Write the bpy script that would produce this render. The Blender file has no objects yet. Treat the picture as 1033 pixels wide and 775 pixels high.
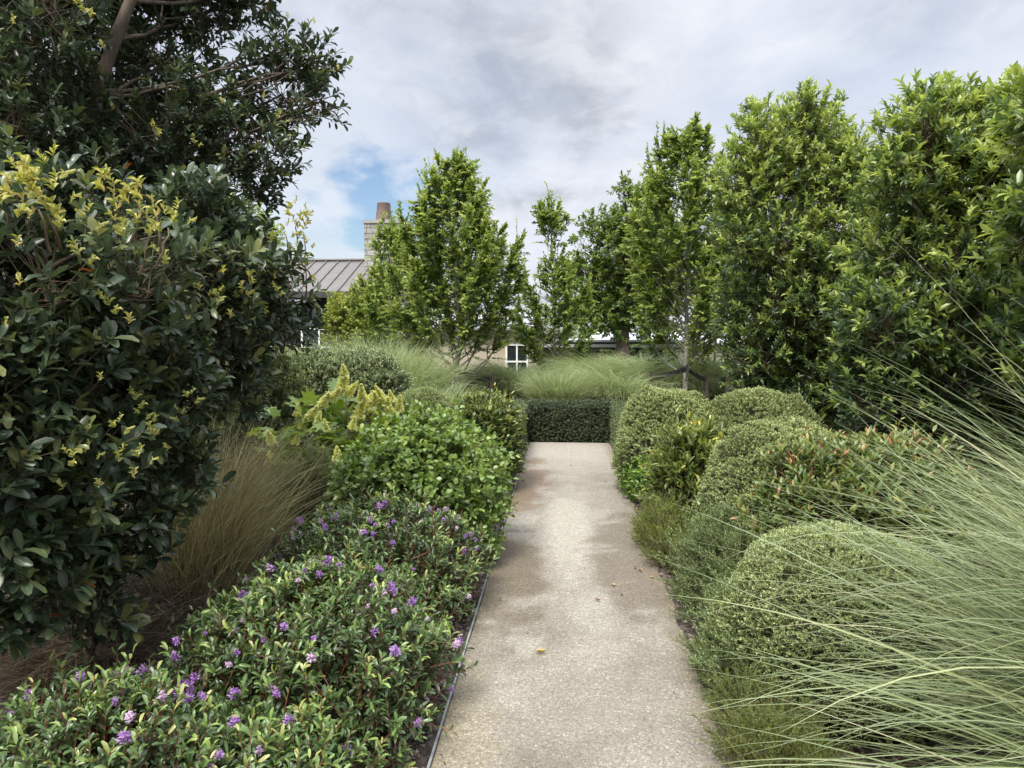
import bpy, math, random
import numpy as np
from mathutils import Vector, Matrix
R = math.radians
rng = np.random.default_rng(11)
random.seed(5)
C = bpy.context.scene.collection
scene = bpy.context.scene

# ------------------------------------------------------------------ camera
EYE = 1.6; F = 720.0; PITCH = 4.57; YAW = 4.2
cd = bpy.data.cameras.new('camera'); cam = bpy.data.objects.new('camera', cd); C.objects.link(cam)
cam.location = (0, 0, EYE); cam.rotation_euler = (R(90-PITCH), 0, R(YAW))
cd.sensor_width = 36; cd.lens = F/1033*36; cd.clip_end = 2000; cd.clip_start = 0.05
scene.camera = cam
RM = cam.rotation_euler.to_matrix()
def ray(px, py): return RM @ Vector(((px-516.5)/F, (387.5-py)/F, -1))
def at(px, py, Y):
    d = ray(px, py); s = Y/d.y
    return Vector((d.x*s, Y, EYE+d.z*s))
def gx(px, Y): return at(px, 330, Y).x

# ------------------------------------------------------------------ objects
def tag(o, label=None, cat=None, group=None, kind=None):
    if label: o['label'] = label
    if cat: o['category'] = cat
    if group: o['group'] = group
    if kind: o['kind'] = kind
    return o
def empty(name, loc, label, cat, group=None):
    o = bpy.data.objects.new(name, None); C.objects.link(o); o.location = loc
    o.empty_display_size = .1
    return tag(o, label, cat, group)
def link(name, me, mat, parent=None):
    o = bpy.data.objects.new(name, me); C.objects.link(o)
    if mat is not None and len(me.materials) == 0: me.materials.append(mat)
    if parent is not None:
        o.parent = parent
        if me.get('local') is None: o.matrix_parent_inverse = Matrix.Translation(-Vector(parent.location))
    return o
def np_mesh(name, V, Fs, attrs=None, smooth=True):
    """V (n,3); Fs list of (m,k) int arrays"""
    me = bpy.data.meshes.new(name)
    V = np.ascontiguousarray(V, dtype=np.float32)
    me.vertices.add(len(V)); me.vertices.foreach_set('co', V.ravel())
    loops = np.concatenate([f.ravel() for f in Fs]).astype(np.int32)
    sizes = np.concatenate([np.full(len(f), f.shape[1]) for f in Fs])
    starts = np.concatenate([[0], np.cumsum(sizes)[:-1]]).astype(np.int32)
    me.loops.add(len(loops)); me.loops.foreach_set('vertex_index', loops)
    me.polygons.add(len(sizes)); me.polygons.foreach_set('loop_start', starts)
    me.polygons.foreach_set('use_smooth', np.full(len(sizes), smooth))
    if attrs:
        for k, a in attrs.items():
            at_ = me.attributes.new(k, 'FLOAT', 'POINT'); at_.data.foreach_set('value', np.asarray(a, dtype=np.float32))
    me.update(calc_edges=True)
    return me
def nrm(a): return a/np.maximum(np.linalg.norm(a, axis=-1, keepdims=True), 1e-9)
UP = np.array([0., 0, 1])

class SinNoise:
    def __init__(s, seed, scale, octs=3):
        r = np.random.default_rng(seed); s.w = []
        for o in range(octs):
            k = nrm(r.normal(size=(5, 3)))*2*np.pi/scale*(1.9**o)
            s.w.append((k, r.uniform(0, 6.28, 5), .6**o))
    def __call__(s, P):
        t = 0; n = 0
        for k, ph, a in s.w:
            t = t+a*np.sin(P@k.T+ph).sum(-1)/2.2; n += a
        return t/n

# leaf templates: (u along, v across, w normal), faces, across
def T_diamond(): # 4 verts
    return np.array([[0, 0, 0], [.45, .5, .1], [1, 0, -.05], [.45, -.5, .1]]), [np.array([[0, 1, 2], [0, 2, 3]])], np.array([0, 1, 0, 1.])
def T_six(cup=.12, droop=-.12):
    return np.array([[0, 0, 0], [.28, .42, cup], [.68, .42, cup*.8+droop*.4], [1, 0, droop], [.68, -.42, cup*.8+droop*.4], [.28, -.42, cup]]), \
        [np.array([[0, 1, 2, 3], [0, 3, 4, 5]])], np.array([0, 1, 1, 0, 1, 1.])
def T_full(cup=.12, droop=-.08, w1=.44, w2=.42):
    V = np.array([[0, 0, 0], [.3, 0, .03], [.68, 0, 0], [1, 0, droop],
                  [.28, w1, cup], [.66, w2, cup-.03], [.28, -w1, cup], [.66, -w2, cup-.03]])
    return V, [np.array([[1, 5-1, 5, 2], [1, 2, 7, 6]]), np.array([[0, 4, 1], [2, 5, 3], [0, 1, 6], [2, 3, 7]])], np.array([0, 0, 0, 0, 1, 1, 1, 1.])

def T_oval(cup=.10, droop=-.05, w1=.36, w2=.46, tip=.97):
    V = np.array([[0, 0, 0], [.3, 0, .03], [.72, 0, .01], [tip, 0, droop], [.28, w1, cup*.8], [.68, w2, cup], [.28, -w1, cup*.8], [.68, -w2, cup], [.92, .24, droop+cup*.4], [.92, -.24, droop+cup*.4]])
    return V, [np.array([[1, 4, 5, 2], [1, 2, 7, 6], [2, 5, 8, 3], [2, 3, 9, 7]]), np.array([[0, 4, 1], [0, 1, 6]])], np.array([0, 0, 0, 0, 1, 1, 1, 1, 1, 1.])

def leaves_mesh(name, pos, d, n, L, W, val, tmpl):
    TV, TF, TA = tmpl; k = len(TV); N = len(pos)
    d = nrm(d); s = nrm(np.cross(n, d)); nn = np.cross(d, s)
    V = pos[:, None, :] + d[:, None, :]*(TV[None, :, 0:1]*L[:, None, None]) + s[:, None, :]*(TV[None, :, 1:2]*W[:, None, None]) \
        + nn[:, None, :]*(TV[None, :, 2:3]*L[:, None, None]*rng.uniform(.3, 1.6, (N, 1, 1)))
    off = (np.arange(N)*k)[:, None, None]
    Fs = [(f[None]+off).reshape(-1, f.shape[1]) for f in TF]
    return np_mesh(name, V.reshape(-1, 3), Fs, {'v': np.repeat(val, k), 'across': np.tile(TA, N)})

def shoots_leaves(P, D, SL, k, ang=60, mode='spiral', up=.5, tipbias=0.0, jit=.25, first=.1):
    """k leaves per shoot. returns pos, dir, normal, t"""
    N = len(P); D = nrm(D)
    ref = np.where(np.abs(D[:, 2:3]) > .9, np.array([[1., 0, 0]]), np.array([[0., 0, 1]]))
    E1 = nrm(np.cross(D, ref)); E2 = np.cross(D, E1)
    i = np.arange(k)
    t = first+(1-first)*(i+.5)/k
    if tipbias: t = t**(1/(1+tipbias))
    if mode == 'spiral': ph = i*2.39996
    elif mode == 'opposite': ph = (i//2)*np.pi/2+(i % 2)*np.pi
    else: ph = (i % 2)*np.pi
    ph = ph[None]+ (rng.uniform(0, 6.28, (N, 1)) if mode != 'flat' else rng.normal(0, .35, (N, 1))) + rng.normal(0, .3, (N, k))
    a = np.radians(ang)*(1.15-.45*t[None])*rng.uniform(.75, 1.2, (N, k))
    Dk = D[:, None, :]; e = np.cos(ph)[..., None]*E1[:, None]+np.sin(ph)[..., None]*E2[:, None]
    ld = np.cos(a)[..., None]*Dk+np.sin(a)[..., None]*e
    ld = ld+rng.normal(0, jit*.5, ld.shape)
    ld = nrm(ld)
    n = nrm(Dk*(1-up)+UP*up+rng.normal(0, jit, ld.shape))
    pos = P[:, None]+Dk*(np.asarray(SL).reshape(-1, 1)*t[None])[..., None]
    T = np.broadcast_to(t, (N, k))
    return pos.reshape(-1, 3), ld.reshape(-1, 3), n.reshape(-1, 3), T.reshape(-1)

def twig_prisms(P0, P1, r0, r1):
    N = len(P0); d = nrm(P1-P0)
    ref = np.where(np.abs(d[:, 2:3]) > .9, np.array([[1., 0, 0]]), np.array([[0., 0, 1]]))
    a = nrm(np.cross(d, ref)); b = np.cross(d, a)
    V = np.zeros((N, 6, 3))
    for j in range(3):
        c = math.cos(j*2.094); s = math.sin(j*2.094)
        V[:, j] = P0+(a*c+b*s)*r0; V[:, 3+j] = P1+(a*c+b*s)*r1
    q = np.array([[0, 1, 4, 3], [1, 2, 5, 4], [2, 0, 3, 5]])
    return V.reshape(-1, 3), (q[None]+(np.arange(N)*6)[:, None, None]).reshape(-1, 4)

def tubes_np(polys, sides=6):
    """polys: list of (pts, radii)"""
    VV = []; FF = []; off = 0
    for pts, rad in polys:
        pts = np.asarray(pts, float); m = len(pts)
        tan = np.gradient(pts, axis=0); tan = nrm(tan)
        ref = np.array([1., 0, 0]) if abs(tan[0, 2]) > .7 else UP
        a = nrm(np.cross(tan, ref)); b = np.cross(tan, a)
        ang = np.arange(sides)*2*np.pi/sides
        V = pts[:, None]+(a[:, None]*np.cos(ang)[None, :, None]+b[:, None]*np.sin(ang)[None, :, None])*np.asarray(rad)[:, None, None]
        VV.append(V.reshape(-1, 3))
        i = np.arange(m-1)[:, None]*sides; j = np.arange(sides)[None]
        f = np.stack([i+j, i+(j+1) % sides, i+sides+(j+1) % sides, i+sides+j], -1).reshape(-1, 4)+off
        FF.append(f); off += m*sides
    return np.concatenate(VV), np.concatenate(FF)
def curve_pts(p0, p1, bow, n=7, wob=.02):
    p0 = np.array(p0, float); p1 = np.array(p1, float); t = np.linspace(0, 1, n)[:, None]
    p = p0*(1-t)+p1*t+np.array(bow)*(4*t*(1-t))*.5
    w = rng.normal(0, wob, (n, 3)); w[0] = 0; w[-1] = 0
    return p+w
def box_v(x0, x1, y0, y1, z0, z1):
    V = np.array([[x, y, z] for z in (z0, z1) for y in (y0, y1) for x in (x0, x1)], float)
    Fq = np.array([[0, 2, 3, 1], [4, 5, 7, 6], [0, 1, 5, 4], [2, 6, 7, 3], [0, 4, 6, 2], [1, 3, 7, 5]])
    return V, Fq
def boxes(name, lst, mat, parent=None):
    VV = []; FF = []; o = 0
    for b in lst:
        v, f = box_v(*b); VV.append(v); FF.append(f+o); o += 8
    return link(name, np_mesh(name, np.concatenate(VV), [np.concatenate(FF)], smooth=False), mat, parent)

# ------------------------------------------------------------------ materials
class NT:
    def __init__(s, name):
        s.m = bpy.data.materials.new(name); s.m.use_nodes = True; s.t = s.m.node_tree; s.t.nodes.clear()
        s.out = s.t.nodes.new('ShaderNodeOutputMaterial')
    def n(s, typ, **kw):
        x = s.t.nodes.new(typ)
        for k, v in kw.items():
            if k[0] == '_': x.inputs[k[1:].replace('_', ' ')].default_value = v
            else: setattr(x, k, v)
        return x
    def l(s, a, b): s.t.links.new(a, b)
    def ramp(s, fac, stops, interp='LINEAR'):
        r = s.n('ShaderNodeValToRGB'); e = r.color_ramp.elements; r.color_ramp.interpolation = interp
        while len(e) > 1: e.remove(e[-1])
        e[0].position = stops[0][0]; e[0].color = (*stops[0][1], 1)
        for p, c in stops[1:]: q = e.new(p); q.color = (*c, 1)
        s.l(fac, r.inputs[0]); return r
def g3(x): return (x, x, x)

def leafmat(name, stops, rough=.42, trans=.25, rib=None, spec=.5, blot=0.0):
    m = NT(name)
    a = m.n('ShaderNodeAttribute', attribute_name='v')
    r = m.ramp(a.outputs['Fac'], stops)
    col = r.outputs[0]
    if blot:
        geo = m.n('ShaderNodeNewGeometry')
        nz = m.n('ShaderNodeTexNoise', _Scale=60.0, _Detail=2.0); m.l(geo.outputs['Position'], nz.inputs['Vector'])
        mp = m.n('ShaderNodeMapRange'); mp.inputs['To Min'].default_value = 1-blot; mp.inputs['To Max'].default_value = 1+blot
        mp.inputs['From Min'].default_value = .3; mp.inputs['From Max'].default_value = .7
        m.l(nz.outputs['Fac'], mp.inputs['Value'])
        vm = m.n('ShaderNodeVectorMath', operation='SCALE'); m.l(col, vm.inputs[0]); m.l(mp.outputs[0], vm.inputs['Scale']); col = vm.outputs[0]
    if rib:
        b = m.n('ShaderNodeAttribute', attribute_name='across')
        mr = m.n('ShaderNodeMapRange'); mr.inputs['From Min'].default_value = rib[1]*.5; mr.inputs['From Max'].default_value = rib[1]
        mr.inputs['To Min'].default_value = rib[2]; mr.inputs['To Max'].default_value = 0
        m.l(b.outputs['Fac'], mr.inputs['Value'])
        mx = m.n('ShaderNodeMix', data_type='RGBA'); m.l(mr.outputs[0], mx.inputs['Factor']); m.l(col, mx.inputs[6]); mx.inputs[7].default_value = (*rib[0], 1)
        col = mx.outputs[2]
    p = m.n('ShaderNodeBsdfPrincipled'); p.inputs['Roughness'].default_value = rough
    p.inputs['Specular IOR Level'].default_value = spec
    m.l(col, p.inputs['Base Color'])
    if trans > 0:
        t = m.n('ShaderNodeBsdfTranslucent')
        hs = m.n('ShaderNodeHueSaturation'); hs.inputs['Hue'].default_value = .485; hs.inputs['Saturation'].default_value = 1.2; hs.inputs['Value'].default_value = 1.6
        m.l(col, hs.inputs['Color']); m.l(hs.outputs[0], t.inputs['Color'])
        mx = m.n('ShaderNodeMixShader'); mx.inputs[0].default_value = trans
        m.l(p.outputs[0], mx.inputs[1]); m.l(t.outputs[0], mx.inputs[2]); m.l(mx.outputs[0], m.out.inputs[0])
    else: m.l(p.outputs[0], m.out.inputs[0])
    return m.m
def plain(name, c0, c1, scale=8, rough=.7, bump=.3, stretch=(1, 1, 1), bscale=None, metallic=0):
    m = NT(name)
    tc = m.n('ShaderNodeTexCoord'); mp = m.n('ShaderNodeMapping'); mp.inputs['Scale'].default_value = stretch
    m.l(tc.outputs['Object'], mp.inputs[0])
    nz = m.n('ShaderNodeTexNoise', _Scale=float(scale), _Detail=6.0, _Roughness=.65); m.l(mp.outputs[0], nz.inputs['Vector'])
    r = m.ramp(nz.outputs['Fac'], [(.3, c0), (.7, c1)])
    p = m.n('ShaderNodeBsdfPrincipled', _Roughness=rough); m.l(r.outputs[0], p.inputs['Base Color']); p.inputs['Metallic'].default_value = metallic
    if bump:
        b = m.n('ShaderNodeBump', _Strength=bump, _Distance=.01); 
        nz2 = m.n('ShaderNodeTexNoise', _Scale=float(bscale or scale*4), _Detail=4.0); m.l(mp.outputs[0], nz2.inputs['Vector'])
        m.l(nz2.outputs['Fac'], b.inputs['Height']); m.l(b.outputs[0], p.inputs['Normal'])
    m.l(p.outputs[0], m.out.inputs[0]); return m.m

bark = plain('bark_brown', (.05, .035, .025), (.14, .105, .08), 20, .85, .6, (1, 1, .25))
bark_grey = plain('bark_grey', (.16, .15, .13), (.36, .34, .30), 18, .8, .4, (1, 1, .4))
twigm = plain('twig', (.09, .065, .04), (.20, .15, .09), 30, .8, .2)
twig_pale = plain('twig_pale', (.22, .17, .10), (.38, .30, .18), 30, .8, .2)
twig_red = plain('twig_red', (.14, .035, .025), (.26, .08, .05), 30, .6, .2)
core_m = plain('filler_core_dark', (.012, .012, .007), (.035, .035, .018), 25, .95, 0)  # near-black colour for the solid cores added inside bushes, not real twigs

# ------------------------------------------------------------------ world
EXPO = 1.12
SUN_EL, SUN_AZ = 56, 200     # azimuth clockwise from +Y
w = bpy.data.worlds.new('World'); scene.world = w; w.use_nodes = True
nt = w.node_tree; nt.nodes.clear()
def wn(t, **kw):
    x = nt.nodes.new(t)
    for k, v in kw.items():
        if k[0] == '_': x.inputs[k[1:].replace('_', ' ')].default_value = v
        else: setattr(x, k, v)
    return x
def wl(a, b): nt.links.new(a, b)
def wmath(op, a, b=None, c=None, clamp=False):
    x = wn('ShaderNodeMath', operation=op, use_clamp=clamp)
    for i, v in enumerate((a, b, c)):
        if v is None: continue
        if isinstance(v, (int, float)): x.inputs[i].default_value = v
        else: wl(v, x.inputs[i])
    return x.outputs[0]
def wrange(v, a, b, c, d, smooth=True):
    x = wn('ShaderNodeMapRange'); x.interpolation_type = 'SMOOTHSTEP' if smooth else 'LINEAR'
    for i, q in enumerate((a, b, c, d)): x.inputs[i+1].default_value = q
    wl(v, x.inputs[0]); return x.outputs[0]
out = wn('ShaderNodeOutputWorld'); bg = wn('ShaderNodeBackground'); bg2 = wn('ShaderNodeBackground'); add = wn('ShaderNodeMixShader')
sky = wn('ShaderNodeTexSky', sky_type='NISHITA', sun_disc=False); sky.sun_elevation = R(SUN_EL); sky.sun_rotation = R(SUN_AZ)
sky.air_density = 1.0; sky.dust_density = 1.2; sky.ozone_density = 3.0
wl(sky.outputs[0], bg.inputs[0]); bg.inputs[1].default_value = 0.07
tc = wn('ShaderNodeTexCoord'); sep = wn('ShaderNodeSeparateXYZ'); wl(tc.outputs['Generated'], sep.inputs[0])
zc = wmath('MAXIMUM', sep.outputs[2], 0.0)
den = wmath('ADD', zc, .22)
cx = wmath('DIVIDE', sep.outputs[0], den); cy = wmath('DIVIDE', sep.outputs[1], den)
cmb = wn('ShaderNodeCombineXYZ'); wl(cx, cmb.inputs[0]); wl(cy, cmb.inputs[1])
def wnoise(scale, det, rough, dist, off):
    mp = wn('ShaderNodeMapping'); mp.inputs['Location'].default_value = off; mp.inputs['Scale'].default_value = (1, .8, 1); wl(cmb.outputs[0], mp.inputs[0])
    n = wn('ShaderNodeTexNoise', _Scale=scale, _Detail=det, _Roughness=rough, _Distortion=dist); wl(mp.outputs[0], n.inputs['Vector']); return n.outputs['Fac']
nA = wnoise(1.1, 9, .56, .25, (3.1, 1.7, 0)); nB = wnoise(2.3, 8, .58, .15, (8.2, 4.4, 0)); nC = wnoise(5.0, 6, .6, .4, (1.2, 9.4, 0))
def lobe(px, py, a0, a1, amp=.06):
    d = ray(px, py).normalized(); vm = wn('ShaderNodeVectorMath', operation='DOT_PRODUCT'); wl(tc.outputs['Generated'], vm.inputs[0]); vm.inputs[1].default_value = d
    # wobble
    return wrange(wmath('ADD', vm.outputs['Value'], wmath('MULTIPLY', wmath('SUBTRACT', nB, .5), amp)), math.cos(R(a0)), math.cos(R(a1)), 0, 1)
blue = wmath('MAXIMUM', lobe(404, 216, 5.8, 1.8, .018), wmath('MULTIPLY', lobe(325, 260, 5.0, 2, .02), .42))
blue = wmath('MAXIMUM', blue, wmath('MULTIPLY', lobe(420, 250, 5, 1.5, .02), .35))
thin = wrange(nA, .38, .6, .74, 1.0)
cover = wmath('SUBTRACT', thin, wmath('MULTIPLY', blue, .95), clamp=True)
dark = wmath('ADD', wmath('MULTIPLY', lobe(500, 55, 12, 3), .5), wmath('MULTIPLY', wrange(nB, .46, .66, 0, 1), .45))
dark = wmath('ADD', dark, wmath('MULTIPLY', lobe(620, 90, 12, 4), .15), clamp=True)
lightc = wmath('MAXIMUM', lobe(320, 190, 10, 4), wmath('MULTIPLY', wrange(nC, .42, .66, 0, 1), .75))
mixc = wn('ShaderNodeMix', data_type='RGBA'); wl(dark, mixc.inputs['Factor'])
mixc.inputs[6].default_value = (.375, .395, .44, 1); mixc.inputs[7].default_value = (.245, .258, .287, 1)
mixl = wn('ShaderNodeMix', data_type='RGBA'); wl(wmath('MULTIPLY', lightc, .6), mixl.inputs['Factor']); wl(mixc.outputs[2], mixl.inputs[6]); mixl.inputs[7].default_value = (.45, .46, .475, 1)
wl(mixl.outputs[2], bg2.inputs[0])
zen = wmath('ADD', 1.0, wmath('MULTIPLY', wmath('MAXIMUM', wmath('SUBTRACT', sep.outputs[2], .46), 0.0), 7.0))
wl(zen, bg2.inputs[1])
wl(cover, add.inputs[0]); wl(bg.outputs[0], add.inputs[1]); wl(bg2.outputs[0], add.inputs[2]); wl(add.outputs[0], out.inputs[0])
w.cycles.sampling_method = 'MANUAL'; w.cycles.sample_map_resolution = 1024

sd = bpy.data.lights.new('sun', 'SUN'); sun = bpy.data.objects.new('sun', sd); C.objects.link(sun)
sd.energy = 2.4; sd.angle = R(18); sd.color = (1, .94, .84)
az = R(SUN_AZ); sdir = Vector((math.sin(az)*math.cos(R(SUN_EL)), math.cos(az)*math.cos(R(SUN_EL)), math.sin(R(SUN_EL))))
sun.rotation_euler = sdir.to_track_quat('Z', 'Y').to_euler(); sun.location = (0, -5, 20)
scene.view_settings.view_transform = 'Standard'; scene.view_settings.look = 'None'; scene.view_settings.gamma = 1; scene.view_settings.exposure = EXPO
scene.render.engine = 'CYCLES'
scene.cycles.max_bounces = 5; scene.cycles.transparent_max_bounces = 2; scene.cycles.diffuse_bounces = 4; scene.cycles.glossy_bounces = 1; scene.cycles.transmission_bounces = 2
try: scene.cycles.use_denoising = True
except Exception: pass

# ------------------------------------------------------------------ ground and path
def terrain_z(x, y):
    t = np.clip((y-15)/6, 0, 1); t = t*t*(3-2*t)
    return -.014-1.05*t
ax = np.unique(np.concatenate([np.linspace(-8, 8, 161), np.geomspace(8, 900, 22), -np.geomspace(8, 900, 22)]))
ay = np.unique(np.concatenate([np.linspace(-4, 22, 200), np.geomspace(22, 1400, 24), -np.geomspace(4, 300, 10)]))
X, Y = np.meshgrid(ax, ay); Z = terrain_z(X, Y)
gn = SinNoise(3, 1.3, 3)
near = np.clip(1-(np.abs(Y-5)-8)/3, 0, 1)*np.clip((np.abs(X-.06)-.66)/.3, 0, 1)
Z = Z+near*.012*gn(np.stack([X, Y, Z*0], -1).reshape(-1, 3)).reshape(X.shape)
nx, ny = len(ax), len(ay)
i, j = np.meshgrid(np.arange(nx-1), np.arange(ny-1)); b = j*nx+i
q = np.stack([b, b+1, b+nx+1, b+nx], -1).reshape(-1, 4)
m = NT('mulch_soil')
geo = m.n('ShaderNodeNewGeometry')
vo = m.n('ShaderNodeTexVoronoi', _Scale=48.0, _Randomness=1.0); 
mpg = m.n('ShaderNodeMapping'); mpg.inputs['Scale'].default_value = (1, .6, 1); m.l(geo.outputs['Position'], mpg.inputs[0]); m.l(mpg.outputs[0], vo.inputs['Vector'])
sepc = m.n('ShaderNodeSeparateColor'); m.l(vo.outputs['Color'], sepc.inputs[0])
r = m.ramp(sepc.outputs[0], [(0, (.022, .016, .012)), (.5, (.06, .042, .033)), (.85, (.12, .09, .075)), (1, (.22, .18, .15))])
nz = m.n('ShaderNodeTexNoise', _Scale=.35, _Detail=5.0); m.l(geo.outputs['Position'], nz.inputs['Vector'])
sp = m.n('ShaderNodeSeparateXYZ'); m.l(geo.outputs['Position'], sp.inputs[0])
mr = m.n('ShaderNodeMapRange'); mr.inputs[1].default_value = 14; mr.inputs[2].default_value = 15.5
ab = m.n('ShaderNodeMath', operation='ABSOLUTE'); m.l(sp.outputs[0], ab.inputs[0]); ab2 = m.n('ShaderNodeMath', operation='MULTIPLY_ADD'); m.l(ab.outputs[0], ab2.inputs[0]); ab2.inputs[1].default_value = 2.4
mxx = m.n('ShaderNodeMath', operation='MAXIMUM'); m.l(ab2.outputs[0], mxx.inputs[0]); m.l(sp.outputs[1], mxx.inputs[1]); m.l(mxx.outputs[0], mr.inputs[0])
r2 = m.ramp(nz.outputs['Fac'], [(.35, (.05, .075, .025)), (.65, (.09, .12, .045))])
mx = m.n('ShaderNodeMix', data_type='RGBA'); m.l(mr.outputs[0], mx.inputs['Factor']); m.l(r.outputs[0], mx.inputs[6]); m.l(r2.outputs[0], mx.inputs[7])
p = m.n('ShaderNodeBsdfPrincipled', _Roughness=.9); m.l(mx.outputs[2], p.inputs['Base Color'])
bp = m.n('ShaderNodeBump', _Strength=.9, _Distance=.012); m.l(sepc.outputs[1], bp.inputs['Height']); m.l(bp.outputs[0], p.inputs['Normal']); m.l(p.outputs[0], m.out.inputs[0])
tag(link('ground', np_mesh('ground', np.stack([X, Y, Z], -1).reshape(-1, 3), [q]), m.m), kind='structure')

PXL, PXR, PYE = -.478, .635, 9.85
m = NT('path_concrete')
geo = m.n('ShaderNodeNewGeometry'); sp = m.n('ShaderNodeSeparateXYZ'); m.l(geo.outputs['Position'], sp.inputs[0])
def mm(op, a, b=None, clamp=False):
    x = m.n('ShaderNodeMath', operation=op, use_clamp=clamp)
    for i_, v_ in enumerate((a, b)):
        if v_ is None: continue
        if isinstance(v_, (int, float)): x.inputs[i_].default_value = v_
        else: m.l(v_, x.inputs[i_])
    return x.outputs[0]
def mr_(v, a, b_, c=0, d=1):
    x = m.n('ShaderNodeMapRange'); x.interpolation_type = 'SMOOTHSTEP'
    for i_, q_ in enumerate((a, b_, c, d)): x.inputs[i_+1].default_value = q_
    m.l(v, x.inputs[0]); return x.outputs[0]
def mno(scale, det=5., ro=.6, dist=0., rot=0):
    n_ = m.n('ShaderNodeTexNoise', _Scale=float(scale), _Detail=det, _Roughness=ro, _Distortion=dist); m.l(geo.outputs['Position'], n_.inputs['Vector']); return n_.outputs['Fac']
n1 = mno(2.3, 7, .62, .3); n2 = mno(7, 6, .65); n3 = mno(55, 3, .6); n4 = mno(1.1, 4, .5)
def blob(x0, y0, rx, ry, wob=.9):
    dx = mm('DIVIDE', mm('SUBTRACT', sp.outputs[0], x0), rx); dy = mm('DIVIDE', mm('SUBTRACT', sp.outputs[1], y0), ry)
    rr = mm('SQRT', mm('ADD', mm('MULTIPLY', dx, dx), mm('MULTIPLY', dy, dy)))
    rr = mm('ADD', rr, mm('MULTIPLY', mm('SUBTRACT', n1, .5), wob*2.6)); rr = mm('ADD', rr, mm('MULTIPLY', mm('SUBTRACT', n2, .5), wob*1.1))
    return mr_(rr, 1.15, .55)
def mixcol(f, a, b_):
    x = m.n('ShaderNodeMix', data_type='RGBA')
    if isinstance(f, float): x.inputs['Factor'].default_value = f
    else: m.l(f, x.inputs['Factor'])
    for k_, v_ in ((6, a), (7, b_)):
        if isinstance(v_, tuple): x.inputs[k_].default_value = (*v_, 1)
        else: m.l(v_, x.inputs[k_])
    return x.outputs[2]
base = m.ramp(n1, [(.3, (0.161, 0.142, 0.116)), (.52, (0.218, 0.197, 0.164)), (.72, (0.287, 0.266, 0.229))]).outputs[0]
fary = mr_(sp.outputs[1], 7.2, 9.0); base = mixcol(mm('MULTIPLY', fary, .75), base, (0.321, 0.296, 0.256))
base = mixcol(mm('MULTIPLY', blob(.05, 5.6, .22, 1.4), .7), base, (0.342, 0.321, 0.274))
base = mixcol(mm('MULTIPLY', blob(.18, 3.95, .16, .35), .5), base, (0.321, 0.303, 0.267))
base = mixcol(mm('MULTIPLY', blob(-.2, 3.55, .1, .2), .5), base, (0.321, 0.303, 0.267))
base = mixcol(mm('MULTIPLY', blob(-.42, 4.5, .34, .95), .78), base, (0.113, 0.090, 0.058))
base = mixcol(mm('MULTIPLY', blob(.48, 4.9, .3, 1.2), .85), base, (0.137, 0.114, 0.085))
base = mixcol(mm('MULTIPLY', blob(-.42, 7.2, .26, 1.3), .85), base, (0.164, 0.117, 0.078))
base = mixcol(mm('MULTIPLY', blob(-.40, 2.6, .18, .6), .3), base, (0.260, 0.221, 0.124))
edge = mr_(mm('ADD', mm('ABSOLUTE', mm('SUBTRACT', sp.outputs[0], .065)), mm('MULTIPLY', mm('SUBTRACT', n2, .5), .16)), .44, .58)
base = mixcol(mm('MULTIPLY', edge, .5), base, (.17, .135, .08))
va = m.n('ShaderNodeTexVoronoi', _Scale=150.0); m.l(geo.outputs['Position'], va.inputs['Vector'])
sc = m.n('ShaderNodeSeparateColor'); m.l(va.outputs['Color'], sc.inputs[0])
spk = m.ramp(sc.outputs[0], [(0, g3(.6)), (.25, g3(.85)), (.7, g3(1.0)), (.9, g3(1.15)), (1, g3(1.7))]).outputs[0]
mu = m.n('ShaderNodeMix', data_type='RGBA', blend_type='MULTIPLY'); mu.inputs['Factor'].default_value = 1; m.l(base, mu.inputs[6]); m.l(spk, mu.inputs[7])
nm = m.ramp(n3, [(.3, (.80, .795, .78)), (.7, (1.12, 1.10, 1.05))]).outputs[0]
mu2 = m.n('ShaderNodeMix', data_type='RGBA', blend_type='MULTIPLY'); mu2.inputs['Factor'].default_value = 1; m.l(mu.outputs[2], mu2.inputs[6]); m.l(nm, mu2.inputs[7])
p = m.n('ShaderNodeBsdfPrincipled', _Roughness=.85); m.l(mu2.outputs[2], p.inputs['Base Color'])
bp = m.n('ShaderNodeBump', _Strength=.55, _Distance=.004); m.l(mm('SUBTRACT', n3, mm('MULTIPLY', va.outputs['Distance'], 1.2)), bp.inputs['Height']); m.l(bp.outputs[0], p.inputs['Normal']); m.l(p.outputs[0], m.out.inputs[0])
# slab with slightly ragged edges, and the cross path in front of the far hedge
ys = np.linspace(-3, PYE, 260); sl = SinNoise(8, .6, 3)
eL = PXL+.004*sl(np.stack([ys*0, ys, ys*0], -1)); eR = PXR+.02*sl(np.stack([ys*0+5, ys, ys*0], -1))
Vp = []; 
for yy, a_, b_ in zip(ys, eL, eR): Vp += [[a_, yy, -.06], [a_, yy, -.004], [a_+.006, yy, 0], [b_-.006, yy, 0], [b_, yy, -.004], [b_, yy, -.06]]
Vp = np.array(Vp); n_ = len(ys)
qs = np.array([[k*6+a_, k*6+a_+1, (k+1)*6+a_+1, (k+1)*6+a_] for k in range(n_-1) for a_ in range(5)])[:, ::-1]
tag(link('path', np_mesh('path', Vp, [qs], smooth=False), m.m), kind='structure')
edgem = plain('edging_metal', (.16, .17, .18), (.30, .31, .32), 12, .55, .1)
o = boxes('path_edging', [(PXL-.012, PXL-.003, -3, 7.3, -.09, .006)], edgem); tag(o, 'thin grey metal edging strip along the left side of the concrete path', 'edging')

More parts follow.
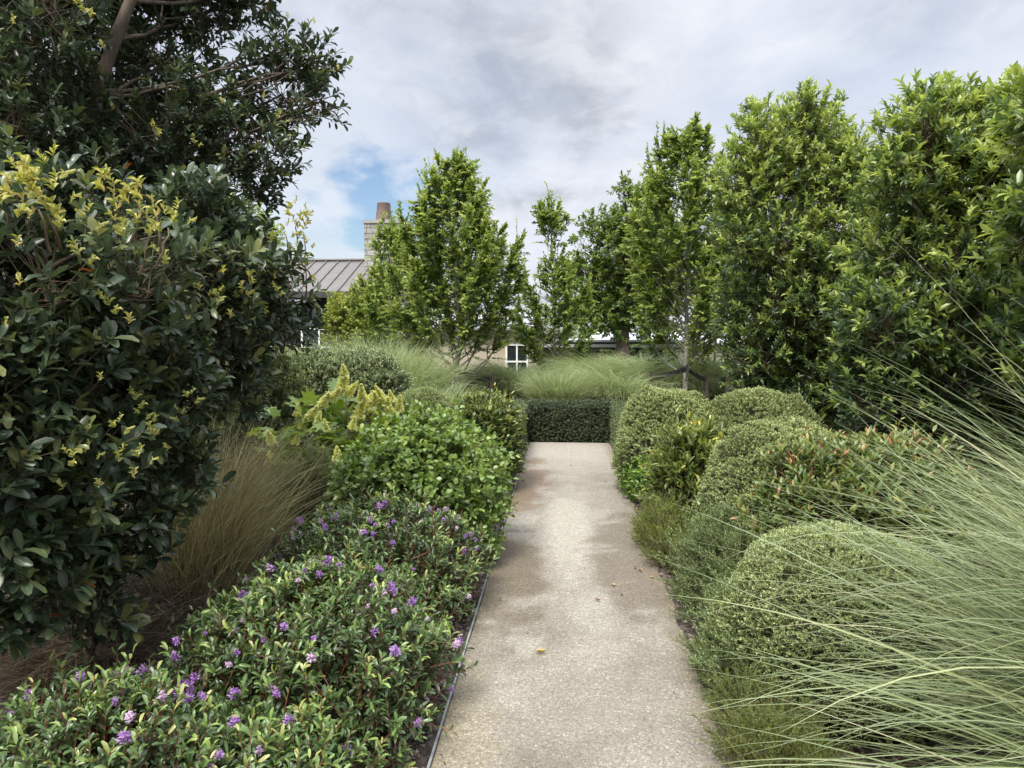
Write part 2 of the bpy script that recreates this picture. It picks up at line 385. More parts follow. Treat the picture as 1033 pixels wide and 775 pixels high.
# mulch chips
def chips(name, n, xf, yf, s0, s1, mat, z=-.012):
    P = np.stack([xf(n), yf(n), np.full(n, z)+rng.uniform(0, .02, n)], -1)
    a_ = rng.uniform(0, 6.28, n); d = np.stack([np.cos(a_), np.sin(a_), rng.normal(0, .25, n)], -1)
    L = rng.uniform(s0, s1, n)
    me = leaves_mesh(name, P, d, UP+rng.normal(0, .35, (n, 3)), L, L*rng.uniform(.3, .6, n), rng.uniform(0, 1, n), T_six(.1, .05))
    return link(name, me, mat)
chipm = leafmat('mulch_chips', [(0, (.03, .022, .018)), (.5, (.085, .06, .048)), (.85, (.17, .13, .11)), (1, (.34, .28, .24))], rough=.85, trans=0, spec=.2)
tag(chips('mulch_chips', 26000, lambda n: np.where(rng.random(n) < .35, rng.uniform(-.95, -.53, n), rng.uniform(-4.2, -.53, n)), lambda n: rng.uniform(1.2, 7.5, n)**1.0, .012, .04, chipm), kind='stuff')
tag(chips('leaf_litter', 9000, lambda n: rng.uniform(.66, 3.2, n), lambda n: rng.uniform(1.4, 8, n), .012, .04, chipm), kind='stuff')
grit = leafmat('path_grit_mat', [(0, (.05, .035, .02)), (.6, (.14, .09, .05)), (1, (.28, .2, .11))], rough=.9, trans=0, spec=.2)
def edgex(n):
    s = rng.random(n) < .55
    return np.where(s, PXL+.01+np.abs(rng.normal(0, .05, n)), PXR-.01-np.abs(rng.normal(0, .07, n)))
tag(chips('path_debris', 900, edgex, lambda n: rng.uniform(1.8, 9.6, n), .004, .014, grit, z=.003), kind='stuff')
lp = [(503, 605, 0), (648, 578, 1), (655, 583, 2), (640, 575, 0), (628, 600, 1), (618, 590, 2), (600, 606, 1), (526, 486, 0), (612, 487, 2), (575, 470, 1), (540, 660, 2)]
leafdry = leafmat('dry_leaf', [(0, (.10, .055, .03)), (.5, (.26, .15, .06)), (1, (.42, .30, .09))], rough=.6, trans=.1)
for k, (px, py, c) in enumerate(lp):
    d = ray(px, py); s = -EYE/d.z; x, y = d.x*s, d.y*s
    a_ = rng.uniform(0, 6.28); L = rng.uniform(.03, .055)
    me = leaves_mesh('fallen_leaf', np.array([[0, 0, .006]]), np.array([[math.cos(a_), math.sin(a_), .05]]), np.array([[.1, .1, 1.]]), np.array([L]), np.array([L*.45]), np.array([c/2.]), T_full(.2, .15))
    o = link('fallen_leaf', me, leafdry); o.location = (x, y, 0.002); tag(o, 'small dry brown leaf fallen on the concrete path', 'leaf', 'dry leaves fallen on the path')

# ------------------------------------------------------------------ plant builders
def clump_shoots(clumps, n, inner=.5, upb=.45, seed=1, gap=-.75, gapscale=.5, minz=.05, sq=1.0):
    """clumps: (center Vector, radius, [zscale])"""
    cs = np.array([list(c[0]) for c in clumps]); rs = np.array([c[1] for c in clumps]); zs = np.array([c[2] if len(c) > 2 else 1. for c in clumps])
    wgt = rs**2; wgt = wgt/wgt.sum()
    idx = rng.choice(len(rs), n, p=wgt); u = nrm(rng.normal(size=(n, 3)))
    ns = SinNoise(seed, gapscale*.8, 3); gs = SinNoise(seed+7, gapscale, 3)
    rr = rs[idx]*(inner+(1-inner)*rng.random(n)**.6)*(1+.22*ns(cs[idx]+u*rs[idx][:, None]))
    sc = np.ones((n, 3)); sc[:, 2] = zs[idx]
    P = cs[idx]+u*rr[:, None]*sc
    keep = (gs(P) > gap) & (P[:, 2] > minz)
    D = nrm(u+UP*upb+rng.normal(0, .3, u.shape))
    return P[keep], D[keep], idx[keep]

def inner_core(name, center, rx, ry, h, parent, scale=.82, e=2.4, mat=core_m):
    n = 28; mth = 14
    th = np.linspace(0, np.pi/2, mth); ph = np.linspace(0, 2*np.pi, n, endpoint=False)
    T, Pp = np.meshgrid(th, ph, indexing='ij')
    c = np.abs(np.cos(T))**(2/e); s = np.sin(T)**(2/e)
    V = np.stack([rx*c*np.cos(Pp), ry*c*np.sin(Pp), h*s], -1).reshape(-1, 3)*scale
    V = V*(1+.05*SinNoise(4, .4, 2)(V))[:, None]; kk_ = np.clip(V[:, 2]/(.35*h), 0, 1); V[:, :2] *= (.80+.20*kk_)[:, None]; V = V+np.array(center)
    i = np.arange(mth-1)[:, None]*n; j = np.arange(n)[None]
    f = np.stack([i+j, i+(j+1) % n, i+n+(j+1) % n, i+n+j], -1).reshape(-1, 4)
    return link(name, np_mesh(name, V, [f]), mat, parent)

def dome_points(rx, ry, h, n, e=2.4, seed=0, lump=.05, lscale=.5, zmin=0.0):
    th = rng.random(n*2)**.8*np.pi/2; 
    # area-ish weighting
    w_ = .35+np.cos(th); keep = rng.random(n*2) < w_/1.35; th = th[keep][:n]; m_ = len(th)
    ph = rng.uniform(0, 2*np.pi, m_)
    c = np.cos(th)**(2/e); s = np.sin(th)**(2/e)
    P = np.stack([rx*c*np.cos(ph), ry*c*np.sin(ph), h*s], -1)
    N = nrm(np.stack([np.abs(P[:, 0]/rx)**(e-1)*np.sign(P[:, 0])/rx, np.abs(P[:, 1]/ry)**(e-1)*np.sign(P[:, 1])/ry, np.abs(P[:, 2]/h)**(e-1)/h], -1))
    ns = SinNoise(seed, lscale, 3)
    P = P*(1+lump*ns(P))[:, None]
    # tuck in towards the ground
    k = np.clip(P[:, 2]/(.35*h), 0, 1); P[:, :2] *= (.86+.14*k)[:, None]
    return P, N

def shrub_dome(name, label, cat, center, rx, ry, h, nshoot, leafL, leafW, k, SL, mats, tmpl, ang=55, e=2.4, seed=0, lump=.05, lscale=.5, upb=.35, jit=.35, group=None,
               mode='spiral', core=.82, depth=.12, vyoung=.0, gap=-2, stems=True, tube=.0016, lupv=.5, spikes=0, topv=0.0, layers=1.0):
    root = empty(name, center, label, cat, group)
    c = np.array(center)
    P, N = dome_points(rx, ry, h, nshoot, e, seed, lump, lscale)
    dp = rng.random(len(P))**1.6*depth
    P = P-N*dp[:, None]
    D = nrm(N+UP*upb+rng.normal(0, jit, N.shape))
    g = SinNoise(seed+3, .28, 3)(P); kp = (g > gap) | (dp > depth*.5); P, D, dp = P[kp], D[kp], dp[kp]
    L = rng.uniform(.6, 1.35, len(P))*SL
    if spikes: sel = rng.random(len(P)) < spikes; L = np.where(sel, L*rng.uniform(1.6, 2.6, len(P)), L)
    P0 = P-D*(L*.35)[:, None]+c
    P0[:, 2] = np.maximum(P0[:, 2], .01)
    pos, ld, n, t = shoots_leaves(P0, D, L, k, ang, mode, lupv, jit=.3)
    M = len(pos)
    grp = np.repeat(rng.normal(0, .12, len(P)), k)+.10*SinNoise(seed+9, .5, 2)(pos)
    v = np.clip(.42+grp+rng.normal(0, .13, M)+vyoung*(t-.6)*np.repeat((dp < depth*.35)*rng.random(len(P)), k)*2.2+topv*np.repeat(np.clip(D[:, 2], 0, 1), k), 0, 1)
    s = rng.uniform(.65, 1.25, M)*(1.1-.35*t)
    link('foliage', leaves_mesh('foliage', pos, ld, n, leafL*s, leafW*s, v, tmpl), mats[0], root)
    if stems:
        V, Q = twig_prisms(P0-D*(L*.6)[:, None], P0+D*L[:, None]*.95, tube, tube*.5)
        link('stems', np_mesh('stems', V, [Q]), mats[1], root)
    if core: inner_core('dark_filler_core', c, rx, ry, h, root, core, e)  # added solid dark core, blocks the view through sparse foliage
    return root

# ---- clipped domes on the right
dome_m = leafmat('clipped_grey_green', [(0, (.08, .12, .035)), (.4, (.185, .245, .085)), (.75, (.33, .39, .16)), (1, (.46, .51, .26))], rough=.55, trans=.2)
domes = [
    (676, 7.0, .54, .60, .99, 'tall clipped grey-green dome shrub beside the far end of the path'),
    (765, 6.45, .70, .55, 1.02, 'rounded clipped dome shrub right behind the middle dome, against the tall evergreens'),
    (790, 5.2, .58, .58, .93, 'grey-green clipped dome shrub behind the red-stemmed bush'),
    (860, 3.15, .57, .58, .70, 'nearest clipped pale green dome shrub, half covered by arching grass blades')]
for k, (px, Y_, rx, ry, h, lab) in enumerate(domes):
    x = gx(px, Y_)
    nsh = [11500, 10500, 12500, 14500][k]
    shrub_dome('clipped_dome_shrub', lab, 'shrub', (x, Y_, 0), rx, ry, h, nsh, [.019, .018, .018, .015][k], [.010, .009, .009, .0072][k], 9, .032, (dome_m, twigm), T_diamond(), ang=48, e=[2.7, 2.6, 2.4, 2.4][k], seed=20+k, lump=.05, lscale=.5, spikes=.012,
               depth=.09, vyoung=.3, upb=.2, jit=.3, core=.86, group='clipped dome shrubs along the right of the path', gap=-.66, topv=.22)

# ---- box-like hedges at the far end
hedge_dark = leafmat('hedge_dark', [(0, (.03, .045, .02)), (.5, (.06, .085, .035)), (1, (.12, .16, .07))], rough=.5, trans=.12)
hedge_pale = leafmat('hedge_pale', [(0, (.06, .085, .035)), (.5, (.12, .155, .065)), (1, (.21, .26, .12))], rough=.5, trans=.2)
def hedge(label, x0, x1, y0, y1, h, n, mat, leafL=.02, seed=0, lump=.012, rnd=.03, corek=.06, k=8, SL=.035, W=.45, vy=.0):
    root = empty('low_hedge' if h < .8 else 'hedge', ((x0+x1)/2, (y0+y1)/2, 0), label, 'hedge')
    ar = [(x1-x0)*h, (x1-x0)*h, (y1-y0)*h, (y1-y0)*h, (x1-x0)*(y1-y0)]; tot = sum(ar)
    PP = []; NN = []
    for f, A in enumerate(ar):
        m_ = int(n*A/tot); a, b_ = rng.random(m_), rng.random(m_)
        if f == 0: P = np.stack([x0+(x1-x0)*a, np.full(m_, y0), h*b_], -1); N = [0, -1, 0]
        elif f == 1: P = np.stack([x0+(x1-x0)*a, np.full(m_, y1), h*b_], -1); N = [0, 1, 0]
        elif f == 2: P = np.stack([np.full(m_, x0), y0+(y1-y0)*a, h*b_], -1); N = [-1, 0, 0]
        elif f == 3: P = np.stack([np.full(m_, x1), y0+(y1-y0)*a, h*b_], -1); N = [1, 0, 0]
        else: P = np.stack([x0+(x1-x0)*a, y0+(y1-y0)*b_, np.full(m_, h)], -1); N = [0, 0, 1]
        PP.append(P); NN.append(np.tile(np.array(N, float), (m_, 1)))
    P = np.concatenate(PP); N = np.concatenate(NN)
    P = P+N*(lump*SinNoise(seed, .35, 3)(P)-rng.random(len(P))**1.5*corek)[:, None]
    # round the top edges
    D = nrm(N+UP*.35+rng.normal(0, .4, N.shape)); L = rng.uniform(.6, 1.3, len(P))*SL
    pos, ld, n_, t = shoots_leaves(P, D, L, k, 55, 'spiral', .4)
    M = len(pos); v = np.clip(.4+rng.normal(0, .16, M)+.12*SinNoise(seed+2, .4, 2)(pos)+vy*t, 0, 1); s = rng.uniform(.7, 1.2, M)
    link('foliage', leaves_mesh('foliage', pos, ld, n_, leafL*s, leafL*W*s, v, T_diamond()), mat, root)
    boxes('dark_filler_core', [(x0+corek, x1-corek, y0+corek, y1-corek, 0, h-corek)], core_m, root)  # added dark box filling the hedge so it is not see-through
    return root
hedge('long dark green clipped box hedge closing the far end of the path', -1.6, 1.9, 9.9, 10.3, .53, 13000, hedge_dark, .022, 40)
hedge('low pale green clipped hedge along the left edge of the path near its end', -.92, -.545, 7.75, 9.86, .56, 7000, hedge_pale, .02, 41)
hedge('low pale green clipped hedge along the right edge of the path behind the tall dome', .66, 1.15, 7.75, 9.86, .56, 7500, hedge_pale, .02, 42)

# ---- glossy bright green rounded bush on the left (round leaves)
gris_m = leafmat('glossy_round_leaf', [(0, (.07, .11, .025)), (.45, (.125, .205, .042)), (.8, (.21, .30, .07)), (1, (.38, .44, .12))], rough=.34, trans=.28, rib=((.25, .33, .12), .12, .5))
x = gx(425, 4.95)
shrub_dome('glossy_green_bush', 'bright green rounded bush with glossy oval leaves left of the path', 'bush', (x, 4.9, 0), .62, .70, .93, 2500, .050, .034, 8, .12, (gris_m, twig_pale), T_oval(.1, -.06, .44, .46),
           ang=62, e=2.5, seed=51, lump=.07, depth=.22, core=.72, vyoung=.4, tube=.0022, spikes=.14, gap=-.62)
# ---- laurel-like upright bush behind it
laur_m = leafmat('laurel_leaf', [(0, (.045, .07, .022)), (.5, (.10, .14, .045)), (.8, (.20, .25, .07)), (1, (.33, .33, .10))], rough=.36, trans=.25)
x = gx(488, 7.05)
shrub_dome('laurel_bush', 'upright olive green bush with reddish tips behind the round glossy bush', 'bush', (x, 7.05, 0), .36, .55, .86, 1700, .062, .024, 8, .12, (laur_m, twig_red), T_six(), ang=45, e=3.2, seed=52,
           lump=.06, depth=.14, core=.78, vyoung=.75, upb=.8, spikes=.1)
x = gx(425, 7.7)
shrub_dome('clipped_dome_shrub', 'small pale clipped dome shrub showing its top left of the olive green bush', 'shrub', (x, 7.7, 0), .50, .45, .91, 8000, .017, .0075, 8, .032, (dome_m, twigm), T_diamond(), seed=53, lump=.03, depth=.08, core=.86, topv=.15)
x = gx(400, 6.9)
shrub_dome('olive_bush', 'low olive bush with upright tips between the hydrangea and the small clipped dome', 'bush', (x, 6.7, 0), .45, .4, .78, 1500, .055, .022, 8, .13, (laur_m, twig_red), T_six(), ang=45, e=2.6, seed=54,
           lump=.07, depth=.14, core=.78, vyoung=.75, upb=.8, spikes=.1)
# ---- shrub with yellow leaves between the domes
cam_m = leafmat('camellia_leaf', [(0, (.055, .085, .025)), (.5, (.13, .175, .05)), (.8, (.24, .29, .08)), (.93, (.46, .46, .10)), (1, (.6, .52, .10))], rough=.34, trans=.28, rib=((.3, .35, .12), .12, .5))
x = gx(698, 5.8)
shrub_dome('yellow_leaved_shrub', 'leafy bright green shrub with some yellow leaves between the two tallest domes', 'shrub', (x, 5.8, 0), .31, .36, .76, 700, .080, .028, 8, .15, (cam_m, twig_pale), T_full(), ang=42, e=2.4, seed=55,
           lump=.12, depth=.2, core=.60, vyoung=.5, upb=.9, spikes=.15, tube=.0025)
# ---- pruned bush with red stems
red_m = leafmat('red_stem_leaf', [(0, (.05, .08, .022)), (.45, (.11, .16, .045)), (.80, (.21, .26, .08)), (.93, (.36, .34, .11)), (1, (.36, .17, .08))], rough=.38, trans=.25)
x = gx(885, 4.1)
rs = shrub_dome('red_stemmed_bush', 'broad pruned bush with red-brown stems poking out of green leaves', 'bush', (x, 4.15, 0), .74, .52, .90, 2500, .062, .022, 8, .12, (red_m, twig_red), T_full(.1, -.1), ang=48, e=2.6, seed=56,
           lump=.09, depth=.17, core=.74, vyoung=.68, upb=.8, spikes=.06, tube=.0024)
polys = []
for k in range(46):
    a = rng.uniform(0, 6.28); r_ = rng.random()**.5; bx_, by_ = x+.64*r_*math.cos(a), 4.15+.45*r_*math.sin(a)
    zt = .92*(1-r_**2.6)**(1/2.6)
    p0 = np.array([bx_, by_, zt-.16]); dd = nrm(np.array([rng.normal(0, .45), rng.normal(0, .35), 1.])); L = rng.uniform(.16, .30)
    polys.append((np.array([p0, p0+dd*L*.5+rng.normal(0, .006, 3), p0+dd*L]), [.008, .0072, .006]))
for q_ in polys: V, Q = tubes_np([q_], 5); link('cut_stem', np_mesh('cut_stem', V, [Q]), twig_red, rs)

# ---- hebes with purple flowers
hebe_m = leafmat('hebe_leaf', [(0, (.05, .05, .028)), (.18, (.045, .075, .03)), (.4, (.072, .12, .045)), (.7, (.13, .205, .06)), (.94, (.26, .35, .09)), (1, (.34, .34, .12))], rough=.30, trans=.22, rib=((.2, .28, .1), .14, .45))
flower_m = leafmat('hebe_flower_mat', [(0, (.16, .06, .28)), (.5, (.30, .12, .42)), (1, (.58, .38, .62))], rough=.6, trans=.3)
flower_old = leafmat('hebe_flower_faded', [(0, (.42, .22, .45)), (1, (.78, .66, .74))], rough=.6, trans=.3)
def flower_mesh(name, n, L, Rr):
    t = rng.random(n); ph = rng.uniform(0, 6.28, n)
    rad = Rr*(.35+.65*np.sin(np.pi*np.clip(t*.85+.12, 0, 1)))
    d = np.stack([np.cos(ph), np.sin(ph), .35+rng.normal(0, .3, n)], -1)
    P = np.stack([np.cos(ph)*rad*.25, np.sin(ph)*rad*.25, t*L], -1)
    s = rad*rng.uniform(.4, 1.5, n)
    return leaves_mesh(name, P, d, UP+rng.normal(0, .5, (n, 3)), s, s*.38, rng.random(n), T_diamond())
fm = [flower_mesh('flower_spike', 90, .045, .019), flower_mesh('flower_spike', 60, .03, .016), flower_mesh('flower_spike', 70, .038, .017)]
fm[0].materials.append(flower_m); fm[1].materials.append(flower_m); fm[2].materials.append(flower_old)
for f in fm: f['local'] = 1; f.transform(Matrix.Diagonal((.88, .88, .95, 1)))
hebes = []
def hebe(label, center, rx, ry, h, n, seed, flowers):
    r_ = shrub_dome('hebe_bush', label, 'bush', center, rx, ry, h, n, .046, .0155, 12, .10, (hebe_m, twig_red), T_oval(.1, -.08, .36, .44), ang=58, e=2.2, seed=seed, lump=.10, lscale=.45,
                    depth=.2, core=.66, vyoung=.75, upb=.7, jit=.45, mode='opposite', spikes=.14, tube=.0024, gap=-.45, group='hebe bushes with purple flowers')
    c = np.array(center)
    P, N = dome_points(rx, ry, h, 6000, 2.2, seed, .10, .45)
    P = P+c
    toC = nrm(np.array([0, 0, EYE])-P); ok = ((N*toC).sum(1) > .05) & (P[:, 2] > .12)
    P, N = P[ok], N[ok]; cl = SinNoise(seed+31, .5, 2)(P)
    order = np.argsort(-(cl+rng.normal(0, 1.6, len(P))))[:flowers*5]; order = rng.permutation(order)[:flowers]
    for q in order:
        mesh = fm[int(rng.choice(3, p=[.45, .3, .25]))]
        o = bpy.data.objects.new('flower', mesh); C.objects.link(o); o.parent = r_
        d = Vector(nrm(N[q]+UP*.9+rng.normal(0, .3, 3))); o.location = Vector(P[q]-c)+d*.035; o.rotation_euler = d.to_track_quat('Z', 'Y').to_euler(); s = rng.uniform(.5, 1.05); o.scale = (s, s, s)
    return r_
hebe('far purple-flowering hebe bush beside the path, next to the round glossy bush', (gx(380, 3.95), 3.95, 0), .62, .66, .55, 1500, 61, 60)
hebe('middle purple-flowering hebe bush with dark gaps between its shoots', (-1.03, 2.75, 0), .58, .68, .55, 1800, 62, 54)
hebe('nearest purple-flowering hebe bush in the bottom left corner', (-1.44, 2.02, 0), .54, .47, .42, 1150, 63, 24)
hebe('purple-flowering hebe bush at the bottom edge close beside the path', (-.90, 2.0, 0), .34, .42, .32, 750, 64, 12)
stub = at(206, 674, 2.42); V, Q = tubes_np([([list(stub+Vector((0, .01, -.42))), list(stub+Vector((0, 0, -.02))), list(stub+Vector((0, 0, .012))), list(stub+Vector((0, 0, .022)))], [.013, .015, .012, .003])], 10)
tag(link('garden_stake', np_mesh('garden_stake', V, [Q]), plain('tan_wood', (.36, .28, .15), (.48, .39, .22), 20, .7, .2)), 'small tan rounded stub poking out among the hebe leaves', 'garden stake')

# ---- grasses
def grass(label, cat, name, base, rbase, n, L0, L1, th0, th1, wind, width, mat, seg=8, power=1.3, seed=0, windk=.6, group=None, rise=0.0, root=None, part='blades', spread=1.0):
    """wind: unit azimuth angle (deg) blades prefer; windk 0..1"""
    if root is None: root = empty(name, base, label, cat, group)
    az = rng.uniform(0, 2*np.pi, n)
    wa = R(wind)+rng.normal(0, .75*spread, n)
    sel = rng.random(n) < windk; az = np.where(sel, wa, az)
    rb = rbase*rng.random(n)**.5; ab = rng.uniform(0, 6.28, n)
    B = np.array(base)+np.stack([rb*np.cos(ab), rb*np.sin(ab), np.full(n, rise)], -1)
    L = rng.uniform(L0, L1, n)
    t0 = np.radians(rng.uniform(th0[0], th0[1], n)); t1 = np.radians(rng.uniform(th1[0], th1[1], n))
    p = B.copy(); pts = [p.copy()]; tw = rng.normal(0, .25, n)
    for s_ in range(seg):
        u = ((s_+.5)/seg)**power; th = t0+(t1-t0)*u; a2 = az+tw*u
        p = p+np.stack([np.sin(th)*np.cos(a2), np.sin(th)*np.sin(a2), np.cos(th)], -1)*(L/seg)[:, None]
        p[:, 2] = np.maximum(p[:, 2], base[2]+.01+rng.random(n)*.03)
        pts.append(p.copy())
    pts = np.stack(pts, 1)  # n, seg+1, 3
    tan = nrm(np.gradient(pts, axis=1))
    side = nrm(np.cross(tan, UP+rng.normal(0, .5, (n, 1, 3))))
    u = np.linspace(0, 1, seg+1)
    wd = (np.minimum(1, .55+u*1.6)*(1-u**2.2)+.03)*1.0
    W = (width*rng.uniform(.6, 1.3, n))[:, None]*wd[None]*.5
    nn = np.cross(side, tan)
    V = np.stack([pts-side*W[..., None], pts-nn*(W*.35)[..., None], pts+side*W[..., None]], 2)   # n, seg+1, 3, 3
    k = (seg+1)*3; i = np.arange(seg)[:, None]*3; j = np.arange(2)[None]
    f = np.stack([i+j, i+j+1, i+3+j+1, i+3+j], -1).reshape(-1, 4)
    Fq = (f[None]+(np.arange(n)*k)[:, None, None]).reshape(-1, 4)
    v = np.clip(rng.normal(.45, .22, n), 0, 1)
    vv = np.repeat(v, k)
    ac = np.tile(np.array([1, 0, 1.]), n*(seg+1))
    link(part, np_mesh(part, V.reshape(-1, 3), [Fq], {'v': vv, 'across': ac}), mat, root)
    return root
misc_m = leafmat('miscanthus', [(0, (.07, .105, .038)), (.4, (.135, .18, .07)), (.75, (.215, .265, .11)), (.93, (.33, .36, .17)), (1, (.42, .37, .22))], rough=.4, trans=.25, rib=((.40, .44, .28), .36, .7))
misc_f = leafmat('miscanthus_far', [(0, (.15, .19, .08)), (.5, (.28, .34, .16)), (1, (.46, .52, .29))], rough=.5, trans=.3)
culm_m = leafmat('grass_culm', [(0, (.30, .26, .16)), (.5, (.42, .38, .25)), (1, (.38, .42, .24))], rough=.5, trans=.1)
GG = 'pale ornamental grass clumps beyond the low hedge'
def misc(label, px, Y_, h, n, wind, wk, L=1.25, th0=(2, 24), th1=(85, 145), rb=.32, name='grass_clump', w_=.010, seed=0, power=1.6):
    z0 = float(terrain_z(0, np.array(Y_)))
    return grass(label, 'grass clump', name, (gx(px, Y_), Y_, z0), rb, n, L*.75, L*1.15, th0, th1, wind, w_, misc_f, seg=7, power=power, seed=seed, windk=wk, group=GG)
misc('small upright pale grass clump right behind the middle of the low dark hedge', 563, 11.6, .9, 2600, 180, .1, 1.02, (2, 22), (40, 115), .22)
misc('wide pale grass clump sweeping left behind the hedge, left of the small upright clump', 520, 12.9, 1, 4200, 185, .5, 1.32)
misc('pale grass clump under the leftmost staked hornbeam', 482, 12.9, 1, 3400, 190, .4, 1.15)
misc('big pale grass clump beneath the narrow middle hornbeam, right of its trunk', 605, 13.3, 1, 4600, 185, .5, 1.46)
misc('big pale grass clump in front of the stone column of the verandah', 648, 13.6, 1, 4600, 185, .5, 1.44)
misc('pale grass clump under the right staked hornbeam', 690, 13.0, 1, 4200, 185, .5, 1.38)
misc('pale grass clump behind the second dome, right of the right hornbeam', 735, 13.4, 1, 3600, 185, .5, 1.5)
misc('tall fine pale grass clump left of the leftmost staked hornbeam', 402, 10.4, 1, 4200, 175, .25, 1.5, (2, 26), (45, 125), .3)
misc('pale grass clump tight behind the small clipped dome', 446, 9.6, 1, 2600, 175, .3, .95, (2, 26), (50, 125), .25)
misc('fine pale grass clump between the grey-green hedge and the tall grass clump', 376, 11.2, 1, 3000, 175, .2, 1.6, (2, 26), (40, 120), .3)
misc('low pale grass clump left in front of the big clumps, behind the low hedge corner', 625, 12.2, 1, 2800, 182, .6, 1.3, (5, 35), (85, 140), .3)
# big near grass on the right
g1 = grass('huge pale green ornamental grass arching over the right foreground', 'grass clump', 'grass_clump', (2.30, 1.80, -.02), .40, 2700, 1.15, 2.15, (10, 60), (58, 130), 172, .0088, misc_m, seg=13, power=1.3, windk=.75, spread=.95)
grass(None, None, None, (2.30, 1.80, -.02), .38, 16, 1.9, 2.4, (14, 40), (40, 75), 165, .0045, culm_m, seg=10, power=1.5, windk=.9, root=g1, part='culms', spread=.6)
g2 = grass('second pale green ornamental grass behind the huge one at the right edge', 'grass clump', 'grass_clump', (2.95, 3.1, -.02), .36, 1400, 1.1, 1.8, (10, 48), (68, 120), 175, .008, misc_m, seg=11, power=1.25, windk=.75, spread=.9)
grass(None, None, None, (2.95, 3.1, -.02), .36, 9, 1.7, 2.3, (14, 40), (40, 80), 170, .0045, culm_m, seg=10, power=1.5, windk=.9, root=g2, part='culms', spread=.6)
grass(None, None, None, (2.30, 1.80, -.02), .40, 150, .9, 1.9, (15, 60), (60, 140), 172, .006, culm_m, seg=10, power=1.4, windk=.7, root=g1, part='dry_blades')
# tan tussock on the left
tus_m = leafmat('tussock_tan', [(0, (.13, .11, .05)), (.45, (.31, .27, .13)), (.8, (.50, .46, .24)), (1, (.38, .42, .18))], rough=.55, trans=.2)
tus_b = leafmat('tussock_brown', [(0, (.035, .026, .018)), (.5, (.085, .064, .04)), (1, (.20, .16, .10))], rough=.7, trans=.1)
bx = gx(172, 3.55)
g3_ = grass('tan tussock grass fanning up beside the dark evergreen shrub', 'grass clump', 'tussock_grass', (bx, 3.75, -.02), .20, 850, .7, 1.2, (0, 32), (25, 90), 10, .0062, tus_m, seg=9, power=1.3, windk=.6, spread=.9)
grass(None, None, None, (bx, 3.75, -.02), .24, 900, .5, .95, (25, 60), (85, 130), 220, .0035, tus_b, seg=8, windk=.5, root=g3_, part='dead_blades', spread=1.2)
g4_ = grass('brown drooping dead tussock grass under the dark evergreen shrub', 'grass clump', 'tussock_grass', (gx(60, 3.0), 3.05, -.02), .25, 1300, .45, .9, (25, 65), (85, 125), 250, .0034, tus_b, seg=8, windk=.3, spread=1.2)
g5_ = grass('second tan tussock grass tucked behind the first one', 'grass clump', 'tussock_grass', (gx(205, 4.6), 4.6, -.02), .2, 900, .8, 1.2, (0, 30), (30, 90), 20, .0045, tus_m, seg=8, windk=.4)

# low fine plants along the right edge of the path
ros_m = leafmat('rosemary_leaf', [(0, (.075, .11, .04)), (.5, (.155, .215, .075)), (1, (.29, .36, .15))], rough=.5, trans=.15)
fine_m = leafmat('fine_yellow_green', [(0, (.06, .09, .02)), (.5, (.14, .185, .04)), (1, (.34, .38, .09))], rough=.6, trans=.25)
def fine_shrub(name, label, c, rx, ry, h, n, mat, L, k, SL, seed, ang=38, upb=.6):
    return shrub_dome(name, label, 'shrub', c, rx, ry, h, n, L*1.15, L*.24, k, SL, (mat, twigm), T_diamond(), ang=ang, e=2.1, seed=seed, lump=.24, lscale=.26, depth=.12, core=.45, vyoung=.3, upb=upb, jit=.5, tube=.0012, spikes=.15)
fine_shrub('rosemary_bush', 'grey-green needle-leaved bush right of the path below the red-stemmed bush', (.95, 4.05, 0), .30, .52, .45, 2300, ros_m, .024, 22, .11, 71)
fine_shrub('rosemary_bush', 'smaller grey-green needle-leaved bush right of the path beside the nearest dome', (.84, 3.15, 0), .24, .45, .34, 1700, ros_m, .022, 22, .10, 72)
fine_shrub('heath_plant', 'yellow-green feathery low plant right of the path, at the foot of the tall dome', (.74, 5.15, 0), .22, .66, .26, 2400, fine_m, .014, 26, .08, 73)
fine_shrub('heath_plant', 'yellow-green feathery low plant right of the path, nearest in the foreground', (.76, 2.5, 0), .20, .5, .22, 1900, fine_m, .013, 26, .08, 74)
fine_shrub('heath_plant', 'small tuft of feathery green plant spilling over the left path edge', (-.62, 6.1, 0), .15, .42, .20, 900, fine_m, .014, 26, .08, 75)
fine_shrub('lacy_bush', 'low grey-green lacy bush between the tan grass and the glossy bush', (gx(310, 4.9), 4.9, 0), .36, .3, .66, 1700, ros_m, .016, 24, .12, 76)
iv = leafmat('small_round_leaf', [(0, (.06, .13, .02)), (.5, (.13, .24, .04)), (1, (.26, .38, .07))], rough=.35, trans=.3)
shrub_dome('leafy_ground_shrub', 'small bright green leafy plant at the foot of the tall dome by the path', 'shrub', (.80, 6.75, 0), .22, .55, .40, 650, .045, .026, 8, .09, (iv, twig_pale), T_full(), seed=77, lump=.12, depth=.15, core=.6, vyoung=.4)
shrub_dome('leafy_ground_shrub', 'small dark green leafy plant between the rosemary and the tall dome', 'shrub', (1.15, 5.1, 0), .28, .35, .38, 500, .045, .024, 8, .09, (cam_m, twigm), T_full(), seed=78, lump=.12, depth=.15, core=.6, vyoung=.2)

